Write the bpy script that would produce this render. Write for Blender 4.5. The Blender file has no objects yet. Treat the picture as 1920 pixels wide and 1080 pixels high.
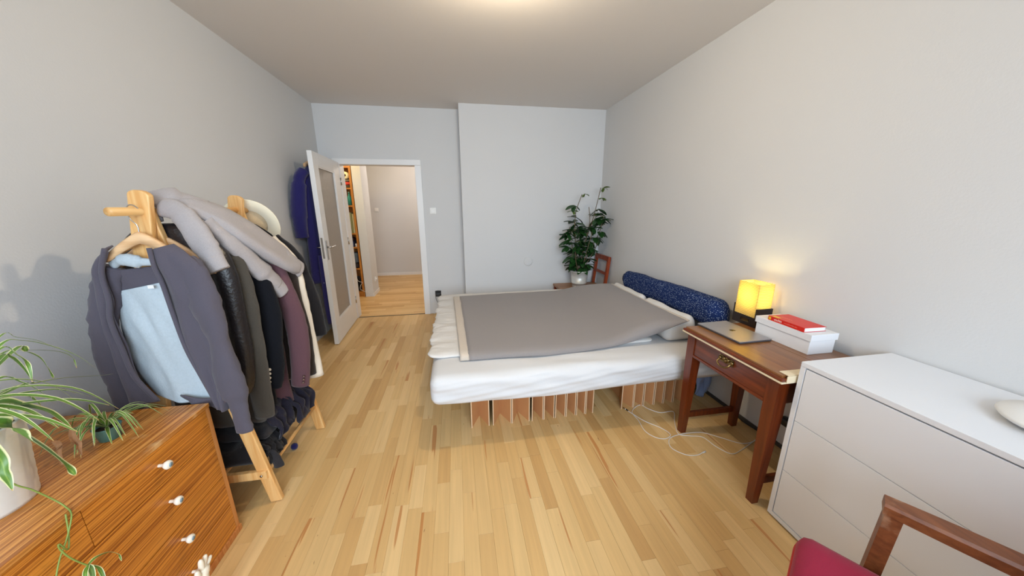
import bpy, bmesh, math, random
from mathutils import Vector, Matrix, noise
random.seed(7)
sc = bpy.context.scene
COL = sc.collection
PI = math.pi

# ------------------------------------------------------------------ camera
cam = bpy.data.cameras.new('camera')
cam.sensor_width = 36.0
cam.lens = 605.0 * 36.0 / 1920.0
cam.clip_start = 0.02
camo = bpy.data.objects.new('camera', cam)
COL.objects.link(camo)
_p, _y, _r = 0.2450, 0.1675, 0.0045
_f = Vector((math.sin(_y)*math.cos(_p), math.cos(_y)*math.cos(_p), -math.sin(_p)))
_ri = Vector((math.cos(_y), -math.sin(_y), 0))
_dn = _f.cross(_ri)
_R = math.cos(_r)*_ri + math.sin(_r)*_dn
_D = -math.sin(_r)*_ri + math.cos(_r)*_dn
_m = Matrix((_R, -_D, -_f)).transposed().to_4x4()
_m.translation = Vector((0, 0, 1.45))
camo.matrix_world = _m
sc.camera = camo

# ------------------------------------------------------------------ world, daylight, exposure
w = bpy.data.worlds.new('sky'); sc.world = w; w.use_nodes = True
w.node_tree.nodes['Background'].inputs[0].default_value = (0.72, 0.84, 1.0, 1)
w.node_tree.nodes['Background'].inputs[1].default_value = 1.0
sc.view_settings.view_transform = 'Standard'
sc.view_settings.look = 'None'
sc.view_settings.gamma = 1.0
sc.view_settings.use_curve_mapping = False
sc.view_settings.exposure = 0.04

def area(name, loc, rot, sx, sy, power, col):
    l = bpy.data.lights.new(name, 'AREA'); l.shape = 'RECTANGLE'; l.size = sx; l.size_y = sy
    l.energy = power; l.color = col
    l.spread = math.radians(125)
    o = bpy.data.objects.new(name, l); COL.objects.link(o); o.location = loc; o.rotation_euler = rot
    return o
# daylight of the sky outside the window behind the camera
area('window_daylight', (0.15, -2.05, 1.75), (math.radians(69), 0, 0), 2.6, 1.9, 112.0, (0.73, 0.865, 1.0))

def point(name, loc, power, col, r):
    l = bpy.data.lights.new(name, 'POINT'); l.energy = power; l.color = col; l.shadow_soft_size = r
    o = bpy.data.objects.new(name, l); COL.objects.link(o); o.location = loc
    return o

# ------------------------------------------------------------------ materials
def srgb(r, g, b):
    f = lambda c: (c/255/12.92 if c/255 <= 0.04045 else ((c/255+0.055)/1.055)**2.4)
    return (f(r), f(g), f(b), 1)
class NT:
    def __init__(s, name):
        s.m = bpy.data.materials.new(name); s.m.use_nodes = True
        s.t = s.m.node_tree; s.b = s.t.nodes['Principled BSDF']
    def n(s, typ, **kw):
        x = s.t.nodes.new(typ)
        for k, v in kw.items(): setattr(x, k, v)
        return x
    def l(s, a, b): s.t.links.new(a, b)
def mat(name, col, rough=0.6, metal=0.0, vary=0.0, scale=20, bump=0.0, bscale=None, spec=0.5, sheen=0.0, coat=0.0, stretch=(1,1,1)):
    k = NT(name)
    k.b.inputs['Base Color'].default_value = col
    k.b.inputs['Roughness'].default_value = rough
    k.b.inputs['Metallic'].default_value = metal
    k.b.inputs['Specular IOR Level'].default_value = spec
    if sheen: k.b.inputs['Sheen Weight'].default_value = sheen
    if coat: k.b.inputs['Coat Weight'].default_value = coat; k.b.inputs['Coat Roughness'].default_value = 0.25
    if vary or bump:
        g = k.n('ShaderNodeNewGeometry'); mp = k.n('ShaderNodeMapping'); mp.inputs['Scale'].default_value = stretch
        k.l(g.outputs['Position'], mp.inputs['Vector'])
        nz = k.n('ShaderNodeTexNoise'); nz.inputs['Scale'].default_value = scale; nz.inputs['Detail'].default_value = 4
        k.l(mp.outputs[0], nz.inputs['Vector'])
        if vary:
            mx = k.n('ShaderNodeMix', data_type='RGBA')
            mx.inputs['A'].default_value = tuple(c*(1-vary) for c in col[:3])+(1,)
            mx.inputs['B'].default_value = tuple(min(1, c*(1+vary)) for c in col[:3])+(1,)
            k.l(nz.outputs['Fac'], mx.inputs['Factor']); k.l(mx.outputs['Result'], k.b.inputs['Base Color'])
        if bump:
            n2 = nz
            if bscale:
                n2 = k.n('ShaderNodeTexNoise'); n2.inputs['Scale'].default_value = bscale; n2.inputs['Detail'].default_value = 3
                k.l(mp.outputs[0], n2.inputs['Vector'])
            bp = k.n('ShaderNodeBump'); bp.inputs['Strength'].default_value = bump; bp.inputs['Distance'].default_value = 0.01
            k.l(n2.outputs['Fac'], bp.inputs['Height']); k.l(bp.outputs[0], k.b.inputs['Normal'])
    return k.m
def wood(name, dark, light, axis='y', freq=90, along=2.0, rough=0.4, contrast=(0.35, 0.65), coat=0.0, worn=None):
    k = NT(name)
    g = k.n('ShaderNodeNewGeometry'); mp = k.n('ShaderNodeMapping')
    s = {'x': (along, freq, freq), 'y': (freq, along, freq), 'z': (freq, freq, along)}[axis]
    mp.inputs['Scale'].default_value = s
    oi = k.n('ShaderNodeObjectInfo'); ml = k.n('ShaderNodeMath', operation='MULTIPLY'); ml.inputs[1].default_value = 37.0
    k.l(oi.outputs['Random'], ml.inputs[0]); ad = k.n('ShaderNodeVectorMath', operation='ADD')
    k.l(g.outputs['Position'], ad.inputs[0]); cx = k.n('ShaderNodeCombineXYZ')
    for i in range(3): k.l(ml.outputs[0], cx.inputs[i])
    k.l(cx.outputs[0], ad.inputs[1]); k.l(ad.outputs[0], mp.inputs['Vector'])
    nz = k.n('ShaderNodeTexNoise'); nz.inputs['Scale'].default_value = 1.0; nz.inputs['Detail'].default_value = 5; nz.inputs['Distortion'].default_value = 0.4
    k.l(mp.outputs[0], nz.inputs['Vector'])
    r = k.n('ShaderNodeValToRGB'); r.color_ramp.elements[0].position = contrast[0]; r.color_ramp.elements[1].position = contrast[1]
    r.color_ramp.elements[0].color = dark; r.color_ramp.elements[1].color = light
    k.l(nz.outputs['Fac'], r.inputs[0])
    out = r.outputs[0]
    if worn:
        n2 = k.n('ShaderNodeTexNoise'); n2.inputs['Scale'].default_value = 9.0; n2.inputs['Detail'].default_value = 8
        k.l(g.outputs['Position'], n2.inputs['Vector'])
        r2 = k.n('ShaderNodeValToRGB'); r2.color_ramp.elements[0].position = 0.60; r2.color_ramp.elements[1].position = 0.74
        k.l(n2.outputs['Fac'], r2.inputs[0]); mx = k.n('ShaderNodeMix', data_type='RGBA')
        k.l(r2.outputs[0], mx.inputs['Factor']); k.l(out, mx.inputs['A']); mx.inputs['B'].default_value = worn; out = mx.outputs['Result']
    k.l(out, k.b.inputs['Base Color'])
    k.b.inputs['Roughness'].default_value = rough
    if coat: k.b.inputs['Coat Weight'].default_value = coat; k.b.inputs['Coat Roughness'].default_value = 0.2
    return k.m

M = {}
M['wall'] = mat('wall_paint', srgb(209, 210, 211), 0.9, bump=0.06, bscale=120, vary=0.012, scale=3, spec=0.2)
M['ceiling'] = mat('ceiling_paint', srgb(228, 224, 220), 0.95, bump=0.04, bscale=90, spec=0.1)
M['white'] = mat('white_lacquer', srgb(228, 228, 228), 0.35)
M['chest_white'] = mat('chest_white', srgb(222, 224, 228), 0.3, vary=0.01, scale=4)
M['dark_gap'] = mat('dark_gap', srgb(70, 66, 62), 0.9)
M['glass_frost'] = None

def floor_mat(name, axis='y'):
    k = NT(name)
    g = k.n('ShaderNodeNewGeometry'); oi = k.n('ShaderNodeObjectInfo')
    add = k.n('ShaderNodeMath', operation='ADD'); k.l(oi.outputs['Random'], add.inputs[0]); k.l(g.outputs['Random Per Island'], add.inputs[1])
    fr = k.n('ShaderNodeMath', operation='FRACT'); k.l(add.outputs[0], fr.inputs[0])
    ramp = k.n('ShaderNodeValToRGB'); e = ramp.color_ramp.elements
    e[0].position = 0.0; e[0].color = srgb(192, 150, 94)
    e[1].position = 1.0; e[1].color = srgb(222, 188, 134)
    for p, c in ((0.12, (203, 163, 106)), (0.45, (209, 171, 114)), (0.7, (213, 177, 121))):
        x = e.new(p); x.color = srgb(*c)
    k.l(fr.outputs[0], ramp.inputs[0])
    # grain
    off = k.n('ShaderNodeMath', operation='MULTIPLY'); off.inputs[1].default_value = 53.0; k.l(fr.outputs[0], off.inputs[0])
    cx = k.n('ShaderNodeCombineXYZ')
    for i in range(3): k.l(off.outputs[0], cx.inputs[i])
    ad = k.n('ShaderNodeVectorMath', operation='ADD'); k.l(g.outputs['Position'], ad.inputs[0]); k.l(cx.outputs[0], ad.inputs[1])
    mp = k.n('ShaderNodeMapping'); mp.inputs['Scale'].default_value = (55, 2.2, 1) if axis == 'y' else (2.2, 55, 1)
    k.l(ad.outputs[0], mp.inputs['Vector'])
    nz = k.n('ShaderNodeTexNoise'); nz.inputs['Scale'].default_value = 1; nz.inputs['Detail'].default_value = 5; nz.inputs['Distortion'].default_value = 0.6
    k.l(mp.outputs[0], nz.inputs['Vector'])
    gr = k.n('ShaderNodeMapRange'); gr.inputs['From Min'].default_value = 0.3; gr.inputs['From Max'].default_value = 0.7
    gr.inputs['To Min'].default_value = 0.91; gr.inputs['To Max'].default_value = 1.04; k.l(nz.outputs['Fac'], gr.inputs['Value'])
    mul = k.n('ShaderNodeVectorMath', operation='SCALE'); k.l(ramp.outputs[0], mul.inputs[0]); k.l(gr.outputs[0], mul.inputs['Scale'])
    # dark heartwood streaks on some strips
    mp2 = k.n('ShaderNodeMapping'); mp2.inputs['Scale'].default_value = (26, 0.9, 1) if axis == 'y' else (0.9, 26, 1)
    k.l(ad.outputs[0], mp2.inputs['Vector'])
    n2 = k.n('ShaderNodeTexNoise'); n2.inputs['Scale'].default_value = 1; n2.inputs['Detail'].default_value = 2; k.l(mp2.outputs[0], n2.inputs['Vector'])
    rr = k.n('ShaderNodeValToRGB'); rr.color_ramp.elements[0].position = 0.68; rr.color_ramp.elements[1].position = 0.70
    k.l(n2.outputs['Fac'], rr.inputs[0])
    mx = k.n('ShaderNodeMix', data_type='RGBA'); mx.inputs['B'].default_value = srgb(176, 112, 56)
    sf = k.n('ShaderNodeMath', operation='MULTIPLY'); sf.inputs[1].default_value = 0.75; k.l(rr.outputs[0], sf.inputs[0])
    k.l(sf.outputs[0], mx.inputs['Factor']); k.l(mul.outputs[0], mx.inputs['A'])
    # knots and pores
    n3 = k.n('ShaderNodeTexNoise'); n3.inputs['Scale'].default_value = 1; n3.inputs['Detail'].default_value = 3
    mp3 = k.n('ShaderNodeMapping'); mp3.inputs['Scale'].default_value = (60, 16, 1) if axis == 'y' else (16, 60, 1)
    k.l(g.outputs['Position'], mp3.inputs['Vector']); k.l(mp3.outputs[0], n3.inputs['Vector'])
    r3 = k.n('ShaderNodeValToRGB'); r3.color_ramp.elements[0].position = 0.735; r3.color_ramp.elements[1].position = 0.78
    k.l(n3.outputs['Fac'], r3.inputs[0])
    mx2 = k.n('ShaderNodeMix', data_type='RGBA'); mx2.inputs['B'].default_value = srgb(120, 78, 44)
    k.l(r3.outputs[0], mx2.inputs['Factor']); k.l(mx.outputs['Result'], mx2.inputs['A'])
    k.l(mx2.outputs['Result'], k.b.inputs['Base Color'])
    k.b.inputs['Roughness'].default_value = 0.42
    k.b.inputs['Specular IOR Level'].default_value = 0.35
    return k.m
M['parquet'] = floor_mat('parquet'); M['parquet_hall'] = floor_mat('parquet_hall', 'x')
M['joint'] = mat('parquet_joint', srgb(168, 122, 74), 0.8)
M['dresser'] = wood('dresser_veneer', srgb(146, 76, 14), srgb(214, 138, 50), 'y', 250, 1.6, 0.35, (0.38, 0.58))
M['dresser_top'] = wood('dresser_top_veneer', srgb(158, 92, 30), srgb(216, 150, 74), 'y', 200, 1.6, 0.35, (0.38, 0.60), worn=srgb(214, 168, 112))
M['dresser_edge'] = wood('dresser_edge', srgb(180, 106, 48), srgb(206, 140, 78), 'z', 90, 2, 0.45)
M['pine'] = wood('pine', srgb(214, 158, 92), srgb(232, 190, 128), 'z', 60, 3, 0.45)
M['pine_y'] = wood('pine_rod', srgb(206, 152, 88), srgb(226, 182, 120), 'y', 60, 3, 0.45)
M['hanger_wood'] = wood('hanger_wood', srgb(208, 164, 118), srgb(228, 190, 146), 'x', 60, 4, 0.4)
M['mahogany'] = wood('mahogany', srgb(76, 26, 6), srgb(124, 52, 17), 'z', 60, 3, 0.3, (0.25, 0.8), coat=0.3)
M['mahogany_y'] = wood('mahogany_long', srgb(78, 28, 8), srgb(128, 56, 20), 'y', 60, 3, 0.3, (0.25, 0.8), coat=0.3)
M['table_top'] = wood('table_top_wood', srgb(112, 70, 34), srgb(152, 100, 52), 'y', 50, 2.5, 0.3, (0.25, 0.8), coat=0.3)
M['cream'] = mat('cream_edge', srgb(226, 210, 178), 0.6, vary=0.06)
M['chair_red'] = wood('red_chair_wood', srgb(120, 44, 18), srgb(162, 72, 34), 'z', 60, 3, 0.35)
M['chair_seat'] = wood('chair_seat_wood', srgb(134, 92, 58), srgb(164, 120, 82), 'x', 60, 3, 0.45)
M['arm_wood'] = wood('armchair_wood', srgb(92, 48, 22), srgb(136, 80, 42), 'y', 70, 5, 0.4, (0.25, 0.8), worn=srgb(176, 140, 108))
M['bookcase'] = wood('bookcase_wood', srgb(160, 98, 30), srgb(196, 130, 50), 'z', 60, 3, 0.45)
M['cardboard'] = mat('cardboard', srgb(196, 142, 92), 0.85, vary=0.06, scale=12)
M['cardboard_edge'] = mat('cardboard_edge', srgb(216, 184, 148), 0.9)
M['black_wood'] = mat('black_wood', srgb(34, 24, 20), 0.45, vary=0.2, scale=40)
M['metal'] = mat('steel', srgb(190, 190, 190), 0.25, 1.0)
M['zinc'] = mat('zinc', srgb(206, 206, 202), 0.38, 0.35, vary=0.12, scale=30)
M['brass'] = mat('aged_brass', srgb(132, 112, 74), 0.35, 1.0, vary=0.35, scale=120)
M['laptop'] = mat('laptop_grey', srgb(172, 172, 176), 0.38, 0.75)
M['laptop_dark'] = mat('laptop_dark', srgb(92, 92, 98), 0.4, 0.6)
M['emblem'] = mat('dark_emblem', srgb(60, 52, 34), 0.25, 0.6)
M['paper_white'] = mat('white_card', srgb(226, 226, 228), 0.7)
M['book_red'] = mat('red_cover', srgb(212, 34, 22), 0.35)
M['book_yellow'] = mat('yellow_print', srgb(238, 188, 40), 0.4)
M['book_print'] = mat('white_print', srgb(240, 226, 214), 0.5)
M['book_dim'] = mat('faint_print', srgb(232, 130, 110), 0.5)
M['black_plastic'] = mat('black_plastic', srgb(28, 26, 26), 0.4)
M['white_plastic'] = mat('white_plastic', srgb(232, 232, 230), 0.4)
M['cable_white'] = mat('white_cable', srgb(228, 224, 218), 0.5)
M['porcelain'] = mat('porcelain', srgb(238, 230, 214), 0.15)
M['porcelain_blue'] = mat('blue_grey_dot', srgb(132, 156, 172), 0.3)
M['hand_white'] = mat('hand_white', srgb(238, 228, 208), 0.3)

def cloth(name, col, vary=0.12, scale=160, bump=0.25, sheen=0.15, rough=0.95, fold=0.0):
    return mat(name, col, rough, vary=vary, scale=scale, bump=bump, bscale=scale*2, spec=0.15, sheen=sheen)
M['sheet'] = cloth('white_sheet', srgb(208, 208, 209), 0.01, 60, 0.05, 0.0)
M['duvet'] = cloth('white_duvet', srgb(212, 209, 205), 0.015, 30, 0.10, 0.0)
M['blanket'] = cloth('grey_blanket', srgb(140, 134, 132), 0.10, 220, 0.25)
M['blanket_band'] = cloth('beige_band', srgb(196, 184, 170), 0.04, 160, 0.15)
M['cardigan'] = cloth('cardigan_grey', srgb(84, 80, 90), 0.08, 260, 0.2)
M['lining'] = cloth('lining_heather', srgb(178, 190, 198), 0.10, 120, 0.2)
M['hoodie'] = cloth('hoodie_heather', srgb(162, 156, 156), 0.12, 200, 0.25)
M['leather'] = mat('black_leather', srgb(26, 22, 24), 0.35, bump=0.2, bscale=80)
M['olive'] = cloth('olive_grey_wool', srgb(70, 66, 60), 0.1)
M['velvet'] = cloth('black_velvet', srgb(16, 18, 24), 0.1, sheen=0.05)
M['maroon'] = cloth('maroon_wool', srgb(92, 64, 70), 0.08)
M['black_cloth'] = cloth('black_cloth', srgb(26, 24, 26), 0.1)
M['brown_cloth'] = cloth('dark_brown_cloth', srgb(48, 40, 36), 0.1)
M['navy_cloth'] = cloth('dark_navy_cloth', srgb(36, 34, 46), 0.12)
M['denim'] = cloth('faded_black_denim', srgb(44, 42, 44), 0.2)
M['shirt_white'] = cloth('white_shirt', srgb(226, 216, 200), 0.02, 60, 0.05)
M['robe'] = cloth('navy_robe', srgb(36, 34, 92), 0.12, 300, 0.3, 0.3)
M['hat'] = mat('cream_hat', srgb(236, 228, 204), 0.85, bump=0.15, bscale=260)
M['hat_in'] = cloth('hat_lining', srgb(206, 184, 150), 0.12, 40)
M['red_fabric'] = cloth('crimson_fabric', srgb(150, 30, 60), 0.1, 260, 0.2)
M['red_side'] = cloth('red_side_fabric', srgb(176, 26, 20), 0.08, 200, 0.1)
M['bluegrey'] = cloth('blue_grey_cloth', srgb(120, 134, 164), 0.05, 60, 0.1)
M['button'] = mat('pale_button', srgb(214, 206, 194), 0.25)
M['button_dark'] = mat('brown_button', srgb(96, 74, 66), 0.3)
M['pot_white'] = mat('white_pot', srgb(228, 224, 214), 0.45, vary=0.03)
M['pot_teal'] = mat('teal_pot', srgb(86, 130, 120), 0.4)
M['soil'] = mat('soil', srgb(58, 42, 30), 0.95, bump=0.5, bscale=60, vary=0.3)
M['stem'] = mat('green_stem', srgb(128, 148, 70), 0.5)
M['woody'] = mat('woody_stem', srgb(96, 82, 58), 0.7)
M['leaf_dark'] = mat('dark_leaf', srgb(30, 66, 28), 0.35, vary=0.35, scale=12)
M['leaf_young'] = mat('young_leaf', srgb(84, 104, 44), 0.4, vary=0.3, scale=12)
M['leaf_dry'] = mat('dry_leaf', srgb(146, 104, 68), 0.8, vary=0.3, scale=60, bump=0.6)

def variegated():
    k = NT('variegated_leaf'); uv = k.n('ShaderNodeUVMap'); sx = k.n('ShaderNodeSeparateXYZ'); k.l(uv.outputs[0], sx.inputs[0])
    a = k.n('ShaderNodeMath', operation='SUBTRACT'); a.inputs[1].default_value = 0.5; k.l(sx.outputs[0], a.inputs[0])
    b = k.n('ShaderNodeMath', operation='ABSOLUTE'); k.l(a.outputs[0], b.inputs[0])
    r = k.n('ShaderNodeValToRGB'); e = r.color_ramp.elements
    e[0].position = 0.0; e[0].color = srgb(128, 158, 66); e[1].position = 0.5; e[1].color = srgb(226, 226, 178)
    for p, c in ((0.08, (92, 132, 46)), (0.33, (86, 124, 48)), (0.40, (212, 216, 160))):
        x = e.new(p); x.color = srgb(*c)
    k.l(b.outputs[0], r.inputs[0])
    r2 = k.n('ShaderNodeValToRGB'); r2.color_ramp.elements[0].position = 0.93; r2.color_ramp.elements[1].position = 0.985
    k.l(sx.outputs[1], r2.inputs[0]); mx = k.n('ShaderNodeMix', data_type='RGBA'); mx.inputs['B'].default_value = srgb(196, 160, 96)
    k.l(r2.outputs[0], mx.inputs['Factor']); k.l(r.outputs[0], mx.inputs['A'])
    k.l(mx.outputs['Result'], k.b.inputs['Base Color']); k.b.inputs['Roughness'].default_value = 0.4
    return k.m
M['spider'] = variegated()
def dotted():
    k = NT('blue_dotted_cloth'); g = k.n('ShaderNodeNewGeometry'); v = k.n('ShaderNodeTexVoronoi'); v.inputs['Scale'].default_value = 105
    k.l(g.outputs['Position'], v.inputs['Vector'])
    r = k.n('ShaderNodeValToRGB'); e = r.color_ramp.elements; e[0].position = 0.22; e[0].color = srgb(150, 168, 190); e[1].position = 0.30; e[1].color = srgb(22, 40, 86)
    k.l(v.outputs['Distance'], r.inputs[0]); k.l(r.outputs[0], k.b.inputs['Base Color']); k.b.inputs['Roughness'].default_value = 0.9
    k.b.inputs['Specular IOR Level'].default_value = 0.15
    return k.m
M['dotted'] = dotted()
def frosted():
    k = NT('textured_glass'); k.b.inputs['Base Color'].default_value = srgb(190, 180, 168); k.b.inputs['Roughness'].default_value = 0.35
    k.b.inputs['Transmission Weight'].default_value = 0.3; k.b.inputs['IOR'].default_value = 1.3
    g = k.n('ShaderNodeNewGeometry'); mp = k.n('ShaderNodeMapping'); mp.inputs['Scale'].default_value = (60, 60, 25); k.l(g.outputs['Position'], mp.inputs['Vector'])
    n = k.n('ShaderNodeTexNoise'); n.inputs['Scale'].default_value = 1.6; n.inputs['Detail'].default_value = 2; n.inputs['Distortion'].default_value = 1.5; k.l(mp.outputs[0], n.inputs['Vector'])
    bp = k.n('ShaderNodeBump'); bp.inputs['Strength'].default_value = 0.5; bp.inputs['Distance'].default_value = 0.01; k.l(n.outputs['Fac'], bp.inputs['Height']); k.l(bp.outputs[0], k.b.inputs['Normal'])
    return k.m
M['glass_frost'] = frosted()
def clear_pane():
    k = NT('window_pane'); t = k.n('ShaderNodeBsdfTransparent'); gl = k.n('ShaderNodeBsdfGlossy'); gl.inputs['Roughness'].default_value = 0.02
    ms = k.n('ShaderNodeMixShader'); ms.inputs[0].default_value = 0.06
    k.l(t.outputs[0], ms.inputs[1]); k.l(gl.outputs[0], ms.inputs[2]); k.l(ms.outputs[0], k.t.nodes['Material Output'].inputs['Surface'])
    return k.m
M['pane'] = clear_pane()
def shade_mat():
    k = NT('lamp_shade_paper'); tr = k.n('ShaderNodeBsdfTranslucent'); df = k.n('ShaderNodeBsdfDiffuse'); em = k.n('ShaderNodeEmission')
    g = k.n('ShaderNodeNewGeometry'); mp = k.n('ShaderNodeMapping'); mp.inputs['Rotation'].default_value = (math.radians(32), 0, 0); mp.inputs['Scale'].default_value = (1, 1, 1)
    k.l(g.outputs['Position'], mp.inputs['Vector'])
    wv = k.n('ShaderNodeTexWave', wave_type='BANDS', bands_direction='Z'); wv.inputs['Scale'].default_value = 38; wv.inputs['Distortion'].default_value = 4; wv.inputs['Detail'].default_value = 3; wv.inputs['Detail Scale'].default_value = 0.6
    k.l(mp.outputs[0], wv.inputs['Vector'])
    r = k.n('ShaderNodeValToRGB'); r.color_ramp.elements[0].color = srgb(186, 164, 92); r.color_ramp.elements[1].color = srgb(232, 218, 160); k.l(wv.outputs['Fac'], r.inputs[0])
    for x in (tr, df, em): k.l(r.outputs[0], x.inputs['Color'])
    em.inputs['Strength'].default_value = 0.10
    m1 = k.n('ShaderNodeMixShader'); m1.inputs[0].default_value = 0.35; k.l(tr.outputs[0], m1.inputs[1]); k.l(df.outputs[0], m1.inputs[2])
    a = k.n('ShaderNodeAddShader'); k.l(m1.outputs[0], a.inputs[0]); k.l(em.outputs[0], a.inputs[1])
    k.l(a.outputs[0], k.t.nodes['Material Output'].inputs['Surface'])
    return k.m
M['shade'] = shade_mat()
def emis(name, col, s):
    k = NT(name); k.b.inputs['Emission Color'].default_value = col; k.b.inputs['Emission Strength'].default_value = s; k.b.inputs['Base Color'].default_value = col
    return k.m
M['bulb'] = emis('glowing_bulb', (1.0, 0.82, 0.55, 1), 12.0)

# ------------------------------------------------------------------ mesh helpers
def base_of(o):
    v = Vector((0, 0, 0))
    while o is not None:
        v += o.location; o = o.parent
    return v
def tag(o, label=None, cat=None, group=None, kind=None):
    if label: o['label'] = label
    if cat: o['category'] = cat
    if group: o['group'] = group
    if kind: o['kind'] = kind
    return o
def thing(name, label, cat, loc, group=None, kind=None):
    o = bpy.data.objects.new(name, None); COL.objects.link(o); o.location = loc; o.empty_display_size = 0.05
    return tag(o, label, cat, group, kind)
class MB:
    """collects shapes in world coordinates, links them as one mesh object"""
    def __init__(s): s.v = []; s.f = []; s.uv = None; s.sm = []
    def add(s, vs, fs, smooth=False):
        o = len(s.v); s.v += [Vector(p) for p in vs]; s.f += [tuple(i+o for i in f) for f in fs]; s.sm += [smooth]*len(fs)
    def box(s, x0, x1, y0, y1, z0, z1, T=None):
        vs = [Vector((x, y, z)) for x in (x0, x1) for y in (y0, y1) for z in (z0, z1)]
        if T: vs = [T(p) for p in vs]
        s.add(vs, [(0,1,3,2),(4,6,7,5),(0,4,5,1),(2,3,7,6),(0,2,6,4),(1,5,7,3)])
        return s
    def cbox(s, x0, x1, y0, y1, z0, z1, c=0.004, T=None):
        """chamfered box"""
        c = min(c, (x1-x0)*.45, (y1-y0)*.45, (z1-z0)*.45)
        bm = bmesh.new(); bmesh.ops.create_cube(bm, size=1)
        for q in bm.verts: q.co = Vector((x0+(q.co.x+.5)*(x1-x0), y0+(q.co.y+.5)*(y1-y0), z0+(q.co.z+.5)*(z1-z0)))
        bmesh.ops.bevel(bm, geom=bm.edges[:], offset=c, segments=2, affect='EDGES', profile=0.6)
        bm.verts.index_update()
        vs = [q.co.copy() for q in bm.verts]; fs = [tuple(v.index for v in f.verts) for f in bm.faces]; bm.free()
        if T: vs = [T(p) for p in vs]
        s.add(vs, fs); return s
    def bar(s, a, b, wx, wy, ref=(0,0,1), taper=1.0):
        a = Vector(a); b = Vector(b); t = (b-a).normalized(); r = Vector(ref)
        if abs(t.dot(r)) > .95: r = Vector((1,0,0))
        u = t.cross(r).normalized(); q = u.cross(t)
        vs = []
        for p, k in ((a, 1.0), (b, taper)):
            for i, j in ((-1,-1),(1,-1),(1,1),(-1,1)): vs.append(p+u*i*wx*k/2+q*j*wy*k/2)
        s.add(vs, [(0,3,2,1),(4,5,6,7),(0,1,5,4),(1,2,6,5),(2,3,7,6),(3,0,4,7)]); return s
    def tube(s, pts, rad, n=10, flat=None, ref=(0,0,1), wr=0.0, wf=12.0, cap=True):
        pts = [Vector(p) for p in pts]; m = len(pts)
        rs = rad if isinstance(rad, (list, tuple)) else [rad]*m
        fl = flat if isinstance(flat, (list, tuple)) else [flat or 1.0]*m
        vs = []; pu = None
        for i, p in enumerate(pts):
            t = (pts[min(i+1, m-1)]-pts[max(i-1, 0)]).normalized()
            if pu is None:
                r = Vector(ref)
                if abs(t.dot(r)) > .97: r = Vector((1, 0, 0))
                u = (r-t*r.dot(t)).normalized()
            else: u = (pu-t*pu.dot(t)).normalized()
            pu = u; q = t.cross(u)
            for k in range(n):
                a = 2*PI*k/n; d = u*math.cos(a)*rs[i]+q*math.sin(a)*rs[i]*fl[i]
                if wr: d = d*(1+wr*(noise.noise(Vector(((p+d).x*wf, (p+d).y*wf, (p+d).z*wf*.4)))*2+noise.noise((p+d)*wf*2.6)*.8))
                vs.append(p+d)
        fs = [(i*n+k, i*n+(k+1)%n, (i+1)*n+(k+1)%n, (i+1)*n+k) for i in range(m-1) for k in range(n)]
        if cap: fs += [tuple(range(n-1, -1, -1)), tuple(range((m-1)*n, m*n))]
        s.add(vs, fs, True); return s
    def lathe(s, prof, c, n=32, cap=True):
        vs = []; m = len(prof)
        for r, z in prof:
            for k in range(n):
                a = 2*PI*k/n; vs.append(Vector((c[0]+r*math.cos(a), c[1]+r*math.sin(a), c[2]+z)))
        fs = [(i*n+k, i*n+(k+1)%n, (i+1)*n+(k+1)%n, (i+1)*n+k) for i in range(m-1) for k in range(n)]
        if cap: fs += [tuple(range(n-1, -1, -1)), tuple(range((m-1)*n, m*n))]
        s.add(vs, fs, True); return s
    def loft(s, rings, cap=True):
        n = len(rings[0]); m = len(rings)
        fs = [(i*n+k, i*n+(k+1)%n, (i+1)*n+(k+1)%n, (i+1)*n+k) for i in range(m-1) for k in range(n)]
        if cap: fs += [tuple(range(n-1, -1, -1)), tuple(range((m-1)*n, m*n))]
        s.add([p for r in rings for p in r], fs, True); return s
    def grid(s, P):
        """P[i][j] points"""
        n = len(P[0]); m = len(P)
        s.add([p for r in P for p in r], [(i*n+j, i*n+j+1, (i+1)*n+j+1, (i+1)*n+j) for i in range(m-1) for j in range(n-1)], True); return s
    def pad(s, x0, x1, y0, y1, z0, z1, r, n=(20, 20, 6), disp=None):
        """rounded box made of grids, displaced"""
        c = Vector(((x0+x1)/2, (y0+y1)/2, (z0+z1)/2)); h = Vector(((x1-x0)/2, (y1-y0)/2, (z1-z0)/2))
        bm = bmesh.new(); key = {}
        def vert(p):
            k = (round(p.x, 5), round(p.y, 5), round(p.z, 5))
            if k not in key: key[k] = bm.verts.new(p)
            return key[k]
        def lin(a, k): return [-1+2*i/a for i in range(a+1)]
        A = [lin(n[i], 0) for i in range(3)]
        for ax in range(3):
            u, v = [(1, 2), (2, 0), (0, 1)][ax]
            for sg in (-1, 1):
                for i in range(n[u]):
                    for j in range(n[v]):
                        q = []
                        for di, dj in ((0,0),(1,0),(1,1),(0,1)):
                            p = [0, 0, 0]; p[ax] = sg; p[u] = A[u][i+di]; p[v] = A[v][j+dj]; q.append(vert(Vector(p)))
                        if sg < 0: q.reverse()
                        bm.faces.new(q)
        vs = []
        bm.verts.index_update()
        for q in bm.verts:
            p = Vector((q.co.x*h.x, q.co.y*h.y, q.co.z*h.z)); rr = [min(r, h[i]) for i in range(3)]
            inn = Vector([max(-(h[i]-rr[i]), min(h[i]-rr[i], p[i])) for i in range(3)])
            d = p-inn; e = Vector([d[i]/rr[i] for i in range(3)])
            if e.length > 1e-6: e = e*(max(abs(e.x), abs(e.y), abs(e.z))/e.length); d = Vector([e[i]*rr[i] for i in range(3)])
            w_ = c+inn+d
            if disp: w_ = disp(w_, e)
            vs.append(w_)
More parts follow.
